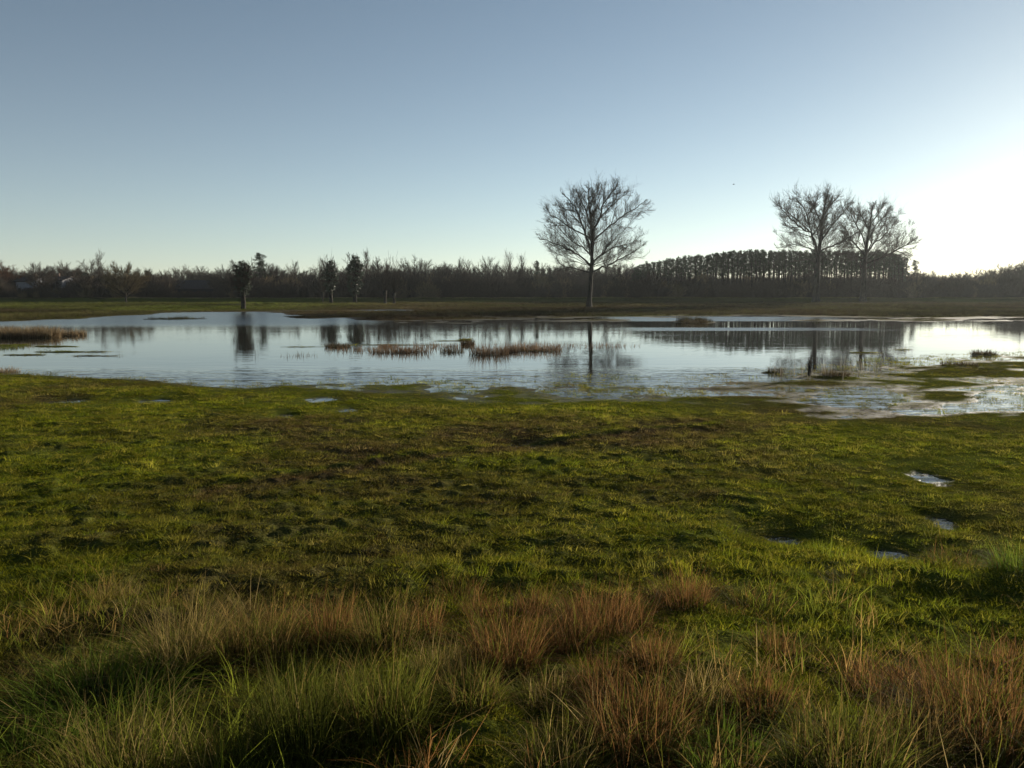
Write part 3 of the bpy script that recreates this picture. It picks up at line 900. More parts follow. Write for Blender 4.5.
def kind_shoots(seed, n=60, trunk_h=3.0, r=0.42, spread=0.42, mat='twig'):
    """pollard: stout trunk with a knuckle that sends up long thin shoots"""
    T = Tree(seed, up=0.3, fork=0.55, minr=0.026, wander=0.06); g = np.random.default_rng(seed)
    q = np.array([[0, 0, -0.3], [0, 0, 0.4], [0.05, 0, trunk_h * 0.5], [0, 0, trunk_h * 0.85], [0.02, 0, trunk_h], [0, 0, trunk_h + 0.35]])
    T.thick.append((q, np.array([1.25, 1.0, 0.92, 1.15, 1.4, 0.5]) * r))
    for i in range(n):
        th = g.uniform(0, 6.28); a = abs(g.normal(0, spread)) + 0.05
        d = np.array([math.cos(th) * math.sin(a), math.sin(th) * math.sin(a), math.cos(a)])
        p = np.array([0, 0, trunk_h]) + np.array([d[0], d[1], 0]) * r * 0.9
        T.branch(p, d, g.uniform(0.55, 1.05) * (10 - trunk_h) * 0.95, 0.05, 1 if i % 2 else 2)
    return T.meshes('pollard', M['bark'], M[mat])

def kind_upright(seed, mat='twig', n=44, w=0.26):
    """slim poplar-like tree of steep thin branches"""
    T = Tree(seed, up=0.6, fork=1.0, minr=0.022, wander=0.06); g = np.random.default_rng(seed)
    q = np.array([[0, 0, -0.3], [0.02, 0, 2], [0.06, 0.03, 5], [0, 0, 8], [0, 0, 9.6]])
    T.thick.append((q, np.array([0.17, 0.13, 0.10, 0.05, 0.02])))
    for i in range(n):
        u = g.uniform(0.22, 0.96); th = g.uniform(0, 6.28); a = g.uniform(0.4, 0.8)
        d = np.array([math.cos(th) * math.sin(a), math.sin(th) * math.sin(a), math.cos(a)])
        T.branch(np.array([0, 0, 9.4 * u]), d, 10 * w * g.uniform(0.7, 1.5) * (1.25 - 0.7 * u), 0.035, 1)
    return T.meshes('upright', M['bark'], M[mat])

def foliage(g, blobs, per, size, mb, flat=0.3):
    for (x, y, z, rx, rz) in blobs:
        n = int(per * (rx * rx * rz) ** 0.66) + 8
        v = g.normal(size=(n, 3)); v /= np.linalg.norm(v, axis=1, keepdims=True)
        v *= (g.uniform(0.15, 1.0, n) ** 0.45)[:, None] * (1 + 0.25 * g.normal(size=(n, 1)))
        mb.leaves(v * np.array([rx, rx, rz]) + np.array([x, y, z]), size, g, flat)

def kind_pine(seed, crown0=0.50, w=0.105, per=460, mat='needle', lean=0.0, nb=22):
    """tall trunk with a ragged, layered needle crown"""
    g = np.random.default_rng(seed); a, b = MB(), MB()
    q = np.array([[0, 0, -0.3], [lean * .2, 0, 2.5], [lean * .5, 0, 5.5], [lean, 0, 8], [lean, 0, 9.7]])
    a.tube(q, [0.17, 0.14, 0.11, 0.07, 0.02], 6)
    segs, bl = [], []
    for i in range(nb):
        u = crown0 + (0.99 - crown0) * i / (nb - 1)
        z = 9.7 * u; th = g.uniform(0, 6.28)
        L = 10 * w * g.uniform(0.45, 1.2) * (1.15 - 0.85 * ((u - crown0) / (1 - crown0)) ** 1.5)
        p = np.array([lean * u, 0, z]); e = p + np.array([math.cos(th) * L, math.sin(th) * L, L * g.uniform(0.0, 0.5)])
        segs.append((*p, *e, 0.035, 0.015))
        for k in (0.55, 0.95):
            c = p + (e - p) * k + g.normal(0, 0.1, 3)
            bl.append((*c, g.uniform(0.30, 0.55) * w / 0.16, g.uniform(0.18, 0.32)))
    a.tubes(segs, 3)
    foliage(g, bl, per, 0.12, b, 0.35)
    return a.mesh('pine trunk', M['bark'], True), b.mesh('pine crown', M[mat])

def kind_ivy(seed, prof, per=340, size=0.22, trunk_h=2.6, r=0.4, mat='ivy', wisps=18):
    """trunk and crown smothered in ivy: (height, half width) profile, with bare twigs standing out of it"""
    g = np.random.default_rng(seed); a, b = MB(), MB()
    a.tube(np.array([[0, 0, -0.3], [0, 0, 0.4], [0.05, 0, trunk_h * .6], [0, 0, trunk_h], [0, 0, 8.5]]), np.array([1.3, 1.0, .95, .9, .2]) * r, 7)
    bl = []
    zs = [p[0] for p in prof]; ws = [p[1] for p in prof]
    for z in np.arange(zs[0], zs[-1], 0.42):
        w = np.interp(z, zs, ws)
        m = max(3, int(5 * w))
        for k in range(m):
            th = g.uniform(0, 6.28); rr = w * math.sqrt(g.uniform(0, 1)) * g.uniform(0.7, 1.12)
            bl.append((rr * math.cos(th), rr * math.sin(th), z + g.normal(0, 0.2), g.uniform(0.25, 0.5), g.uniform(0.22, 0.42)))
    foliage(g, bl, per, size, b, 0.2)
    T = Tree(seed, up=0.45, fork=1.0, minr=0.03)
    for i in range(wisps):
        th = g.uniform(0, 6.28); aa = g.uniform(0.1, 0.7)
        d = np.array([math.cos(th) * math.sin(aa), math.sin(th) * math.sin(aa), math.cos(aa)])
        T.branch(np.array([0, 0, g.uniform(trunk_h, 6.5)]), d, g.uniform(2.2, 3.8), 0.04, 2)
    out = [a.mesh('ivy trunk', M['bark'], True), b.mesh('ivy crown', M[mat])]
    if wisps:
        c = MB(); c.tubes(T.thin, 3); out.append(c.mesh('ivy twigs', M['twig']))
    return out

def kind_bush(seed, n=60, mat='twig', spread=0.75, lvl=2, up=0.4):
    """many-stemmed bare shrub, about 10 units tall"""
    T = Tree(seed, up=up, fork=1.0, minr=0.05); g = np.random.default_rng(seed)
    for i in range(n):
        th = g.uniform(0, 6.28); aa = abs(g.normal(0, spread * 0.6))
        d = np.array([math.cos(th) * math.sin(aa), math.sin(th) * math.sin(aa), math.cos(aa)])
        rr = g.uniform(0, 1.4)
        T.branch(np.array([math.cos(th) * rr, math.sin(th) * rr, -0.2]), d, g.uniform(5, 8.6) * math.cos(aa * 0.6), 0.085, lvl)
    b = MB(); b.tubes(T.thin, 3)
    return b.mesh('bush', M[mat])

KIND = {
 'round0': kind_round(101, 0.42), 'round1': kind_round(102, 0.52, 0.4), 'round2': kind_round(103, 0.36, 0.3), 'round3': kind_round(104, 0.46, 0.35),
 'round_red': kind_round(105, 0.45, 0.3, mat='twig_red', dens=1.6), 'round_tan': kind_round(106, 0.5, 0.15, mat='twig_tan', dens=1.7),
 'pollard0': kind_shoots(111), 'pollard1': kind_shoots(112, 70, 2.6),
 'up0': kind_upright(121), 'up1': kind_upright(122, n=34, w=0.22), 'up2': kind_upright(123, n=50, w=0.30),
 'pine0': kind_pine(131), 'pine1': kind_pine(132, 0.54, 0.11), 'pine2': kind_pine(133, 0.6, 0.14), 'pine3': kind_pine(134, 0.5, 0.10, lean=0.3),
 'bigpine': kind_pine(135, 0.45, 0.22, per=520, nb=40),
 'ivy0': kind_ivy(141, [(2.6, 0.5), (4, 1.7), (6, 2.0), (8, 1.5), (9.3, 0.9), (10, 0.3)]),
 'ivy1': kind_ivy(142, [(1.6, 0.7), (3, 1.5), (6, 1.7), (7.6, 1.9), (9.2, 1.0), (10, 0.3)]),
 'ivy2': kind_ivy(143, [(2.8, 0.6), (4, 1.3), (6.5, 1.6), (8.5, 1.2), (9.8, 0.5), (10, 0.2)], wisps=40),
 'spruce': kind_ivy(144, [(0.8, 1.3), (2, 1.5), (5, 1.0), (8, 0.5), (10, 0.08)], wisps=0),
}
PARTS = {k: (['trunk', 'crown', 'twigs'][:len(v)]) for k, v in KIND.items()}

def far_tree(kind, px, top, Y, label, name='bare_tree', cat='tree', group=None, wide=1.0, base=None, seed=0):
    x = spot(px, Y); z0 = gz(x, Y) if base is None else zat(base, Y)
    h = (zat(top, Y) - z0) / 10.0
    rr = random.Random(int(px * 7 + Y + seed))
    return place(name, list(zip(PARTS[kind], KIND[kind])), (x, Y, z0), label, cat, group, rr.uniform(0, 6.28), (h * wide, h * wide, h))

# the individually recognisable trees of the belt, left to right
FT = [
 ('round_red', 3, 262, 178, 'russet bushy tree at the left end of the tree belt', 'bushy_tree', 1.15),
 ('round0', 41, 262, 173, 'dense dark bare tree standing between the two white house walls', 'bare_tree', 0.95),
 ('round1', 69, 261, 190, 'open wide bare tree just right of the white houses', 'bare_tree', 1.05),
 ('ivy2', 87, 273, 175, 'low dark ivy clad tree left of the tall wispy tree', 'ivy_tree', 1.3),
 ('up2', 101, 256, 186, 'tall wispy bare tree beside the tan bushy tree', 'bare_tree', 0.9),
 ('round_tan', 126, 261, 140, 'tan bushy tree with a wide crown low over the pasture', 'bushy_tree', 1.1),
 ('ivy0', 149, 271, 180, 'dark evergreen tree right of the tan bushy tree', 'ivy_tree', 1.2),
 ('round2', 163, 271, 190, 'small bare tree at the left end of the long dark barn', 'bare_tree', 1.3),
 ('round1', 183, 265, 230, 'spreading bare tree showing above the dark barn roof', 'bare_tree', 1.1),
 ('round3', 202, 267, 232, 'bare tree over the right half of the barn roof', 'bare_tree', 1.0),
 ('round0', 222, 270, 190, 'grey bare tree at the right end of the barn', 'bare_tree', 1.2),
 ('ivy2', 243, 262, 95, 'dark pollard willow with ivy, alone at the water edge', 'pollard_willow', 1.3),
 ('bigpine', 261, 253, 176, 'tall dark pine rising behind the lone pollard willow', 'pine_tree', 0.95),
 ('round2', 276, 265, 178, 'rounded bare tree touching the tall pine on its right', 'bare_tree', 1.2),
 ('round0', 296, 268, 188, 'low bare tree midway between the tall pine and the ivy trees', 'bare_tree', 1.3),
 ('pollard1', 323, 264, 142, 'thin pollard willow pressed against the squat ivy tree', 'pollard_willow', 0.6),
 ('ivy0', 331, 261, 136, 'squat ivy covered tree, broader of the two ivy trees', 'ivy_tree', 1.15),
 ('ivy1', 355, 256, 136, 'tall ivy covered tree with a pointed dark top', 'ivy_tree', 1.1),
 ('up0', 367, 253, 172, 'slim bare poplar right behind the pointed ivy tree', 'bare_tree', 1.0),
 ('up1', 378, 258, 172, 'slim bare poplar above the pair of pollard willows', 'bare_tree', 1.2),
 ('pollard0', 385, 262, 130, 'pollard willow with upright shoots, left one of the pair', 'pollard_willow', 0.9),
 ('pollard1', 394, 266, 130, 'pollard willow with upright shoots, right one of the pair', 'pollard_willow', 0.9),
 ('round1', 415, 256, 178, 'umbrella shaped bare tree right of the pollard willow pair', 'bare_tree', 1.0),
 ('round2', 445, 263, 182, 'pointed bare tree next to the umbrella shaped tree', 'bare_tree', 1.0),
 ('up1', 460, 258, 178, 'thin bare tree with a small tuft of a crown', 'bare_tree', 0.8),
 ('up0', 474, 268, 182, 'thin bare tree carrying a dark nest', 'bare_tree', 0.8),
 ('round3', 488, 258, 182, 'rounded feathery bare tree right of the nest tree', 'bare_tree', 0.9),
 ('up2', 509, 256, 182, 'tall upright bare poplar, left one of two near the solitary tree', 'bare_tree', 0.8),
 ('up0', 522, 257, 182, 'tall upright bare poplar, right one of two near the solitary tree', 'bare_tree', 0.9),
 ('spruce', 537, 261, 178, 'narrow dark conifer left of the solitary tree', 'conifer', 1.0),
 ('round0', 560, 263, 178, 'low bare tree directly left of the solitary tree trunk', 'bare_tree', 1.1),
 ('bigpine', 913, 260, 185, 'ragged pine standing alone past the end of the pines', 'pine_tree', 0.7),
 ('ivy0', 898, 258, 165, 'dark rounded evergreen at the right end of the pines', 'ivy_tree', 1.1),
 ('round0', 1022, 257, 178, 'tallest bare tree of the wood at the right edge', 'bare_tree', 1.0),
]
for (k, px, top, Y, lab, nm, w) in FT:
    base = {243: 310}.get(px)
    far_tree(k, px, top, Y, lab, nm, {'pine_tree': 'pine', 'conifer': 'conifer', 'pollard_willow': 'willow'}.get(nm, 'tree'), wide=w)

# the pine plantation: rows of tall bare stems with needle tufts
g = np.random.default_rng(77)
G = 'pines of the dense plantation'
for rowi, (Y, step) in enumerate(((164, 4.4), (170, 4.8), (177, 5.4), (184, 6.0))):
    px = 634 + rowi * 2.0
    while px < 906:
        top = np.interp(px, [630, 645, 672, 700, 720, 745, 880, 900, 908], [267, 263, 258, 254, 251.5, 250, 250.5, 254, 258]) + g.normal(0, 0.8) + (2 - rowi) * 0.5
        far_tree(['pine0', 'pine1', 'pine2', 'pine3'][int(g.integers(0, 4))], px, top, Y + g.uniform(-2, 2), 'slender dark pine with a bare stem in the dense plantation', 'pine_tree', 'pine', G, wide=g.uniform(0.8, 1.1))
        px += step * g.uniform(0.7, 1.3)

# ordinary trees of the wood behind
def belt(x0, x1, step, tops, Y0, Y1, kinds, label, group, nm='bare_tree', wide=(0.9, 1.3)):
    px = x0
    while px < x1:
        top = np.interp(px, tops[0], tops[1]) + g.normal(0.5, 3.0)
        Yt = g.uniform(Y0, Y1)
        if 8 < px < 70: Yt = g.uniform(190, Y1)
        if 160 < px < 232: Yt = g.uniform(216, 226)
        far_tree(kinds[int(g.integers(0, len(kinds)))], px, top, Yt, label, nm, 'tree', group, wide=g.uniform(*wide))
        px += step * g.uniform(0.6, 1.4)
belt(-40, 640, 4.6, ([-40, 100, 160, 240, 300, 420, 520, 640], [271, 268, 276, 271, 268, 266, 266, 265]), 180, 214, ['round0', 'round1', 'round2', 'round3', 'up0', 'up2'],
     'grey bare tree in the mixed wood along the far bank', 'bare trees of the mixed wood')
belt(918, 1080, 7, ([918, 960, 1000, 1040], [271, 271, 266, 262]), 172, 215, ['round0', 'round2', 'round3', 'up0'],
     'hazy bare tree in the wood under the sun glow', 'bare trees of the wood at right')

# scrub filling the foot of the wood
bushes = []
for k in range(5):
    bushes.append(bpy.data.objects.new('scrub_bush', kind_bush(200 + k, 46, ['twig', 'twig', 'twig', 'twig', 'twig_tan'][k])))
def scatter_scrub():
    n = 1500
    px = g.uniform(-60, 1090, n); Y = g.uniform(160, 206, n)
    front = g.uniform(size=n) < 0.4
    Y = np.where(front, g.uniform(158, 168, n), Y)
    x = (px - 512) / FPX / 1.007 * Y
    z = ground_z(x, Y)
    s = g.uniform(0.28, 0.48, n) * np.where(front, 0.75, 1.0) * np.where((px > 640) & (px < 910), 1.12, 1.06)
    s = np.where((px > 165) & (px < 230) & (Y < 196), s * 0.36, s)
    s = np.where((px > 10) & (px < 68) & (Y < 177), s * 0.5, s)
    pick = np.where(g.uniform(size=n) < 0.8, g.integers(0, 3, n), g.integers(3, 5, n))
    rot = np.stack([n * [0], n * [0], g.uniform(0, 6.28, n)], 1)
    scatter('undergrowth', np.stack([x, Y, z - 0.1], 1), rot, np.stack([s * 1.2, s * 1.2, s], 1), pick, np.ones((n, 3)), bushes, 'dark bare scrub filling the foot of the far wood', 'scrub')
scatter_scrub()

# a dark nest-like clump in a thin tree
def nest():
    Y = 181.0; x = spot(474, Y); z = zat(270, Y)
    mb = MB(); segs = []
    gg = np.random.default_rng(4)
    for i in range(260):
        a = gg.normal(size=3); a /= np.linalg.norm(a); a[2] *= 0.6
        c = a * gg.uniform(0.1, 0.3); d = unit(np.cross(a, gg.normal(size=3))) * 0.22
        segs.append((*(c - d), *(c + d), 0.018, 0.012))
    mb.tubes(segs, 3)
    tag(link('nest', mb.mesh('nest', M['bark']), None, (x, Y, z)), 'small dark twig nest high in a thin bare tree', 'nest')
nest()

# ------------------------------------------------------------------ houses and barn behind the trees
M['render'] = mat_simple('pale wall', (0.30, 0.30, 0.32), (0.40, 0.40, 0.42), 2, 0.9)
M['tile'] = mat_simple('dark roof tiles', (0.035, 0.030, 0.030), (0.065, 0.055, 0.052), 8, 0.8)
M['slate'] = mat_simple('dark barn cladding', (0.028, 0.028, 0.032), (0.050, 0.050, 0.056), 5, 0.8, stretch=(6, 1, 1))
M['glass'] = mat_simple('window glass', (0.03, 0.035, 0.04), (0.04, 0.045, 0.05), 2, 0.1, spec=0.5)
M['brick'] = mat_simple('chimney brick', (0.09, 0.06, 0.05), (0.13, 0.09, 0.07), 9, 0.9)

def building(name, px0, px1, eave, ridge, Y, depth, wallmat, label, windows, chimney=None, cat='house'):
    x0, x1 = spot(px0, Y), spot(px1, Y)
    zb = gz((x0 + x1) / 2, Y); ze = zat(eave, Y) - zb; zr = zat(ridge, Y) - zb
    w = x1 - x0
    r = bpy.data.objects.new(name, None); COL.objects.link(r); r.location = (x0, Y, zb)
    tag(r, label, cat)
    mb = MB(); v = []
    mb.box(0, w, 0, depth, -0.4, ze)
    mb.add([(0, 0, ze), (0, depth, ze), (0, depth / 2, zr - 0.05)], [(0, 1, 2)], 3); mb.add([(w, 0, ze), (w, depth, ze), (w, depth / 2, zr - 0.05)], [(0, 2, 1)], 3)
    link('wall', mb.mesh('wall', wallmat), r)
    rf = MB(); o = 0.35; t = 0.18
    for s0, s1 in ((-0.4, depth / 2), (depth + 0.4, depth / 2)):
        zl = ze - 0.4 * (zr - ze) / (depth / 2)
        rf.add([(-o, s0, zl), (w + o, s0, zl), (w + o, s1, zr), (-o, s1, zr), (-o, s0, zl + t), (w + o, s0, zl + t), (w + o, s1, zr + t), (-o, s1, zr + t)],
               [(0, 1, 2, 3), (4, 7, 6, 5), (0, 4, 5, 1), (1, 5, 6, 2), (2, 6, 7, 3), (3, 7, 4, 0)], 4)
    ro = link('roof', rf.mesh('roof', M['tile']), r)
    if chimney:
        c = MB(); c.box(w * chimney - 0.3, w * chimney + 0.3, depth / 2 - 0.3, depth / 2 + 0.3, zr - 0.2, zr + 0.9)
        link('chimney', c.mesh('chimney', M['brick']), ro)
    for (u0, u1, z0, z1) in windows:
        f = MB(); p = MB()
        a, b = u0 * w, u1 * w
        for (q0, q1, y0, y1) in ((a, a + .08, z0, z1), (b - .08, b, z0, z1), (a + .08, b - .08, z0, z0 + .08), (a + .08, b - .08, z1 - .08, z1)):
            f.box(q0, q1, -0.05, 0.02, y0, y1)
        fo = link('window', f.mesh('window', M['tile']), r)
        p.box(a + .08, b - .08, -0.02, 0.015, z0 + .08, z1 - .08)
        link('pane', p.mesh('pane', M['glass']), fo)
    return r

building('house', 17, 33, 281.5, 277.5, 177, 7, M['render'], 'white walled house half hidden beside the russet tree', [(0.12, 0.3, 0.9, 2.1), (0.68, 0.88, 0.9, 2.1)], 0.6)
building('house', 47, 63, 280.5, 277, 177, 7, M['render'], 'pale grey walled house right of the dense dark tree', [(0.3, 0.45, 0.9, 2.1), (0.6, 0.9, 0.3, 2.2)], 0.25)
building('barn', 167, 226, 289, 280.5, 196, 14, M['slate'], 'long dark barn with a low dark roof between bare trees', [(0.3, 0.36, 0.5, 1.6), (0.62, 0.68, 0.5, 1.6)], None, 'barn')

# ------------------------------------------------------------------ reeds standing in the water
def reed_clump(px, py, wpx, hpx, hue, n, label, nm='reed_clump', ys=0.5, heads=True):
    x, y = onground(px, py)
    zz = gz(x, y)
    k = y / FPX
    R = wpx * k / 2; h = hpx * k
    gg = np.random.default_rng(int(px * 13 + py))
    mb = MB()
    ysq = min(1.0, ys * 2.2 / max(R, 0.3))
    blades(mb, gg, int(n * 1.4), R, (h * 0.4, h * 1.15), 0.16, 0.22, (0.012 * k / 0.045, 0.022 * k / 0.045), hue, ys=ysq, seg=4, hue_var=0.3)
    r = bpy.data.objects.new(nm, None); COL.objects.link(r); r.location = (x, y, max(zz, -0.03) - 0.01)
    tag(r, label, 'reeds')
    link('stalks', mb.mesh('stalks', M['reed']), r)
    m2 = MB()
    blades(m2, gg, int(n * 0.5), R * 0.95, (h * 0.15, h * 0.5), 0.4, 0.6, (0.015 * k / 0.045, 0.026 * k / 0.045), [(0.07, 0.055, 0.03), (0.06, 0.06, 0.02)], ys=ysq, seg=3)
    link('leaves', m2.mesh('leaves', M['reed']), r)
    return r
TAN = [(0.21, 0.155, 0.09), (0.16, 0.11, 0.062), (0.26, 0.20, 0.115)]
RUS = [(0.125, 0.082, 0.050), (0.095, 0.060, 0.038), (0.16, 0.112, 0.070)]
DRK = [(0.055, 0.045, 0.028), (0.075, 0.055, 0.03)]
reed_clump(22, 337, 76, 13, TAN, 2600, 'wide pale tan reed bed at the left edge of the water')
reed_clump(68, 335.5, 34, 8, TAN, 700, 'thin tan tail of reeds right of the pale reed bed')
reed_clump(8, 372, 22, 8, TAN, 160, 'sparse dry reeds at the left end of the near shore')
reed_clump(8, 348, 30, 5, [(0.10, 0.12, 0.03), (0.12, 0.12, 0.04)], 260, 'green sedge islet in the water by the left edge')
reed_clump(338, 347, 26, 5, DRK, 260, 'dark little sedge islet where the mud ridge starts')
reed_clump(392, 352, 46, 9, RUS, 320, 'sparse rusty reeds left of the rusty reed patch in the water')
reed_clump(388, 347, 20, 5, RUS, 220, 'short rusty tuft on the thin mud ridge')
reed_clump(415, 352, 34, 11, RUS, 200, 'rusty reed patch in the middle of the water')
reed_clump(452, 352, 26, 8, DRK, 160, 'dark sparse reeds right of the rusty reed patch')
reed_clump(468, 345, 14, 8, DRK, 260, 'round dark sedge clump on the right end of the mud ridge')
reed_clump(489, 354, 40, 15, RUS, 330, 'tall rusty reed clump left of the rusty mound')
reed_clump(508, 352, 18, 9, RUS, 160, 'short rusty reeds between the tall clump and the rusty mound')
reed_clump(533, 350, 58, 11, RUS, 620, 'low rusty reed mound left of the solitary tree reflection')
reed_clump(362, 350, 70, 7, RUS, 160, 'low scattered rusty reeds between the sedge islet and the mud ridge')
reed_clump(440, 347, 60, 7, RUS, 200, 'low scattered rusty reeds along the right half of the mud ridge')
reed_clump(595, 346, 90, 6, RUS, 130, 'faint scattered rusty stalks around the solitary tree reflection')
reed_clump(300, 356, 40, 6, DRK, 50, 'few thin dark stalks in open water left of the reeds')
reed_clump(695, 323, 26, 5, DRK, 200, 'small dull brown islet of sedge in the bright far water')
reed_clump(835, 377, 30, 9, DRK, 260, 'dark sedge tuft in the wet grass left of the green islets')
reed_clump(776, 373, 18, 8, DRK, 90, 'small dark sedge tuft right of the twiggy sapling')
reed_clump(960, 366, 36, 5, DRK, 240, 'flat dark sedge islet in the shallows at right')
reed_clump(984, 355, 24, 6, DRK, 200, 'small dark sedge islet farthest out at right')
reed_clump(815, 376, 90, 16, [(0.20, 0.18, 0.14), (0.15, 0.13, 0.10)], 50, 'thin pale grey reeds around the twiggy sapling')
reed_clump(867, 371, 70, 18, [(0.22, 0.20, 0.16), (0.16, 0.14, 0.11)], 50, 'thin pale grey reeds right of the twiggy sapling')

def sapling():
    x, y = onground(809, 376); T = Tree(61, up=0.3, fork=0.5, minr=0.006)
    T.thick.append((np.array([[0, 0, -0.15], [0.01, 0, 0.1], [0, 0.01, 0.28], [0.015, 0, 0.42]]), np.array([0.05, 0.045, 0.035, 0.015])))
    for i in range(9):
        T.branch(np.array([0, 0, 0.06 + 0.03 * i]), T.side(np.array([0, 0, 1.]), 0.8), 0.3, 0.01, 1)
    a, b = T.meshes('sapling', M['bark'], M['twig'])
    place('sapling', [('stem', a), ('twigs', b)], (x, y, 0), 'short twiggy sapling standing in the shallows at right', 'sapling')
sapling()

# ------------------------------------------------------------------ foreground tussocks, each a thing
STRAW = [(0.31, 0.225, 0.075), (0.23, 0.16, 0.05), (0.38, 0.28, 0.105)]
TAWNY = [(0.25, 0.160, 0.050), (0.18, 0.115, 0.036), (0.31, 0.205, 0.07)]
RUST = [(0.22, 0.108, 0.036), (0.16, 0.076, 0.026), (0.28, 0.155, 0.055)]
OLIVE = [(0.135, 0.145, 0.020), (0.170, 0.170, 0.028), (0.095, 0.105, 0.016)]
DEEP = [(0.070, 0.082, 0.012), (0.090, 0.098, 0.016), (0.110, 0.108, 0.020)]
LUSH = [(0.125, 0.180, 0.020), (0.170, 0.205, 0.030), (0.095, 0.145, 0.018)]
def tussock(px, py, wpx, hpx, green, dry, n, nd, label, lean=0.26, droop=0.36, dryh=1.12, nm='grass_tussock'):
    green = np.array(green) * 0.85; dry = np.array(dry) * 0.78
    x, y, z = seat(px, py)
    dist = math.sqrt(x * x + y * y + (H - z) ** 2); k = dist / FPX
    R = wpx * k / 2; h = hpx * k * 0.95
    gg = np.random.default_rng(int(px * 31 + py))
    r = bpy.data.objects.new(nm, None); COL.objects.link(r); r.location = (x, y, z - 0.03); r.rotation_euler = (0, 0, gg.uniform(0, 6.28))
    tag(r, label, 'tussock')
    if n:
        mb = MB()
        blades(mb, gg, int(n * (0.22 if nd > 0.6 * n else 0.42)), R * 0.75, (h * 0.35, h * 1.0), lean, droop, (0.002, 0.0062), green, seg=5, hue_var=0.35)
        blades(mb, gg, int(n * (0.3 if nd > 0.6 * n else 0.45)), R * 0.9, (h * 0.2, h * 0.6), lean * 1.8, droop * 1.6, (0.0025, 0.0075), green, seg=4, hue_var=0.35)
        link('blades', mb.mesh('blades', M['blade']), r)
    if nd:
        mb = MB()
        blades(mb, gg, int(nd * 0.95), R * 0.8, (h * 0.3, h * dryh), lean * 0.8, droop * 0.9, (0.0014, 0.0046), dry, seg=5, hue_var=0.45)
        blades(mb, gg, int(nd * 0.45), R * 1.05, (h * 0.25, h * 0.6), 1.0, 0.8, (0.002, 0.006), [(c[0] * 0.75, c[1] * 0.78, c[2] * 0.8) for c in dry], seg=4, hue_var=0.45)
        link('dry_stalks', mb.mesh('dry_stalks', M['blade']), r)
    return r

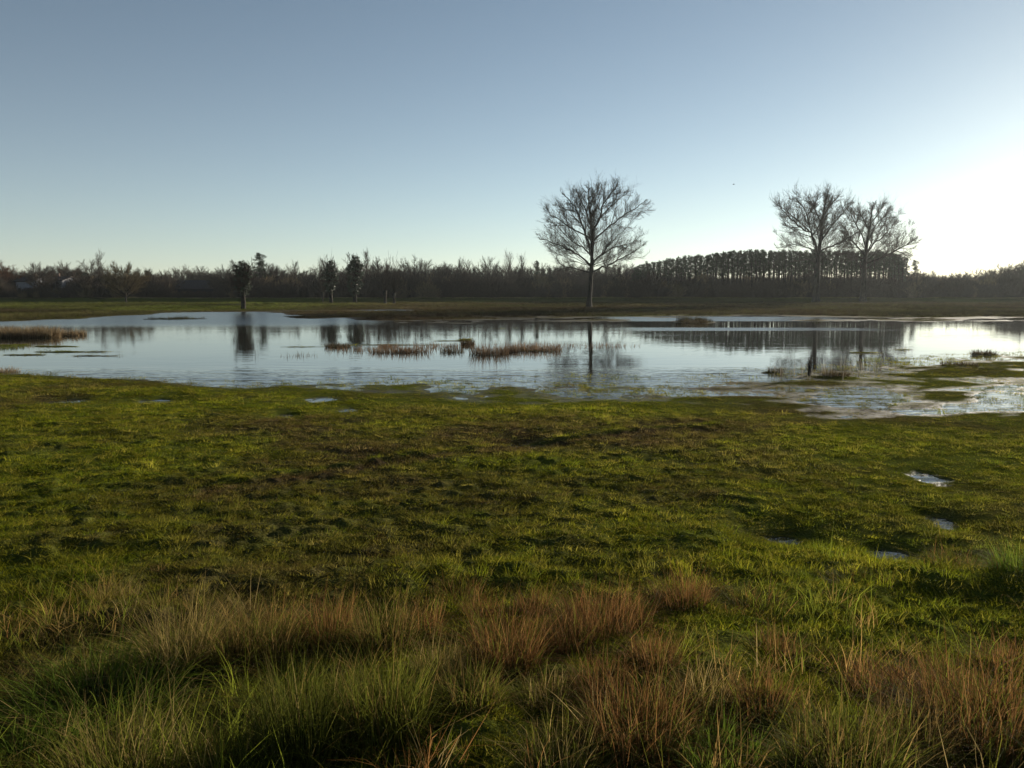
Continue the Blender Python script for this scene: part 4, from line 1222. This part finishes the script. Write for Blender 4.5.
TS = [
 (118, 600, 44, 24, OLIVE, STRAW, 260, 420, 'small pale straw tuft standing alone in the short grass'),
 (180, 668, 62, 84, OLIVE, STRAW, 700, 520, 'tall straw tussock, leftmost of the tall row'),
 (100, 706, 150, 62, LUSH, STRAW, 1700, 160, 'wide lush green tussock with arching blades at left', 0.5, 0.7),
 (228, 660, 70, 66, OLIVE, TAWNY, 700, 420, 'tawny tussock right of the tall straw tussock'),
 (270, 650, 64, 60, OLIVE, TAWNY, 700, 460, 'olive tussock with a tawny top behind the tall green clump'),
 (328, 638, 60, 58, OLIVE, RUST, 600, 520, 'reddish tipped tussock behind the tall green clump'),
 (385, 645, 70, 62, OLIVE, TAWNY, 800, 460, 'tawny tussock right of the reddish tipped one'),
 (424, 634, 40, 48, OLIVE, RUST, 320, 300, 'small rusty tussock just left of the dark hollow mound'),
 (305, 752, 96, 112, DEEP, STRAW, 1900, 50, 'tall dark green grass clump at the bottom edge', 0.16, 0.14),
 (385, 730, 90, 96, OLIVE, TAWNY, 1500, 160, 'tall olive grass clump right of the dark green clump', 0.18, 0.18),
 (456, 598, 54, 30, DEEP, RUST, 620, 260, 'dark rounded mound with a rusty fringe'),
 (505, 668, 66, 82, OLIVE, RUST, 600, 760, 'tall rusty tussock in the middle of the foreground'),
 (568, 650, 54, 56, OLIVE, RUST, 360, 420, 'rusty tussock in front of the wide russet one'),
 (605, 630, 100, 52, OLIVE, RUST, 700, 1200, 'wide russet tussock, largest of the red brown ones'),
 (684, 606, 56, 50, DEEP, RUST, 420, 520, 'dull brown tussock behind the wide russet one'),
 (750, 616, 76, 38, DEEP, RUST, 1000, 180, 'dark green mound right of the dull brown tussock', 0.5, 0.5),
 (640, 738, 110, 76, OLIVE, RUST, 1000, 780, 'big rusty olive tussock low in the middle'),
 (545, 700, 60, 40, OLIVE, STRAW, 420, 200, 'low olive tussock between rusty ones with straw wisps'),
 (470, 700, 70, 56, OLIVE, TAWNY, 700, 240, 'olive tawny tussock right of the tall olive clump'),
 (760, 712, 62, 54, OLIVE, RUST, 420, 460, 'reddish brown tussock right of the big rusty olive one'),
 (874, 690, 56, 42, OLIVE, RUST, 320, 360, 'small russet tuft amid short grass at right'),
 (985, 735, 120, 82, DEEP, RUST, 1300, 1000, 'broad brown tussock at the right bottom edge'),
 (845, 768, 110, 74, OLIVE, TAWNY, 1100, 300, 'olive green tussock at the bottom left of the broad brown one'),
 (720, 768, 90, 60, LUSH, TAWNY, 1000, 120, 'bright green tussock at the bottom edge near the middle'),
 (560, 775, 80, 72, OLIVE, STRAW, 500, 220, 'straw streaked tussock at the bottom edge under the rusty ones'),
 (130, 780, 110, 90, OLIVE, STRAW, 700, 240, 'straw stalked tussock at the bottom left corner', 0.25, 0.3),
 (230, 772, 80, 90, DEEP, STRAW, 500, 60, 'thin clump with curling pale blades beside the dark green clump', 0.3, 0.5),
 (860, 586, 64, 24, DEEP, RUST, 700, 80, 'dark flat mound in the grass below the nearest puddle', 0.6, 0.5),
 (953, 568, 56, 30, DEEP, RUST, 800, 120, 'dark rush mound right of the nearest puddle'),
 (1020, 570, 50, 40, LUSH, RUST, 700, 60, 'deep green mound cut by the right edge'),
 (815, 660, 60, 30, DEEP, RUST, 600, 120, 'low dark mound behind the reddish brown tussock', 0.5, 0.5),
 (480, 616, 40, 34, OLIVE, RUST, 240, 300, 'small rusty tussock right beside the dark rounded mound'),
 (534, 612, 44, 38, OLIVE, RUST, 240, 320, 'narrow rusty tussock at the left end of the wide russet one'),
 (655, 660, 54, 42, OLIVE, RUST, 260, 360, 'rusty tussock in front of the right end of the wide russet one'),
 (703, 700, 62, 48, OLIVE, STRAW, 420, 380, 'straw tussock between the big rusty olive one and the reddish brown one'),
 (925, 694, 64, 46, OLIVE, RUST, 300, 420, 'russet tussock behind the broad brown one'),
 (908, 748, 70, 58, OLIVE, TAWNY, 420, 420, 'tawny tussock between the olive green one and the broad brown one'),
 (1010, 668, 54, 38, DEEP, RUST, 360, 300, 'rusty green tussock above the broad brown one at the right edge'),
 (600, 692, 62, 50, OLIVE, RUST, 300, 420, 'russet tussock directly behind the big rusty olive one'),
 (440, 672, 54, 46, OLIVE, STRAW, 360, 340, 'tawny straw tussock behind the tall olive grass clump'),
 (778, 654, 46, 36, DEEP, RUST, 260, 260, 'little russet tussock beside the low dark mound'),
 (56, 640, 70, 26, OLIVE, STRAW, 340, 240, 'faded straw tussock above the lush arching one at left'),
 (30, 760, 90, 50, LUSH, STRAW, 900, 60, 'soft bright green tussock in the left bottom corner', 0.5, 0.6),
]
for t in TS: tussock(*t)

# ------------------------------------------------------------------ a distant bird in the sky
def bird():
    Y = 120.0; x = spot(730, Y); z = zat(184.5, Y)
    mb = MB()
    mb.tube(np.array([[-0.16, 0, 0], [-0.10, 0, 0.02], [0, 0, 0.02], [0.10, 0, 0.02], [0.17, 0, 0.03]]), [0.01, 0.035, 0.05, 0.035, 0.012], 6)
    body = mb.mesh('bird', M['bark'], True)
    r = link('bird', body, None, (x, Y, z)); tag(r, 'tiny dark bird gliding in the sky left of the paired trees', 'bird')
    for s in (1, -1):
        w = MB(); w.add([(0.06, 0, .03), (-0.06, 0, .03), (-0.05, s * .2, .10), (0.05, s * .2, .10), (-0.05, s * .42, .05)], [(0, 1, 2), (0, 2, 3), (3, 2, 4)], 3)
        w.add([(0.06, 0, .018), (-0.06, 0, .018), (-0.05, s * .2, .088), (0.05, s * .2, .088), (-0.05, s * .42, .045)], [(0, 2, 1), (0, 3, 2), (3, 4, 2)], 3)
        link('wing', w.mesh('wing', M['bark']), r)
bird()

# ------------------------------------------------------------------ thin haze volume added to lift the dark far trees, like veiling glare
def haze():
    mb = MB(); mb.box(-420, 420, -40, 420, -1.4, 34)
    m, nt, out = mat_new('added haze')
    v = nt.nodes.new('ShaderNodeVolumePrincipled')
    v.inputs['Color'].default_value = (0.86, 0.93, 0.95, 1)
    v.inputs['Density'].default_value = 0.00012
    v.inputs['Anisotropy'].default_value = 0.45
    nt.links.new(v.outputs[0], out.inputs['Volume'])
    o = link('haze', mb.mesh('haze', m))
    tag(o, 'thin pale haze added to lift the dark far trees', 'haze', kind='stuff')
haze()
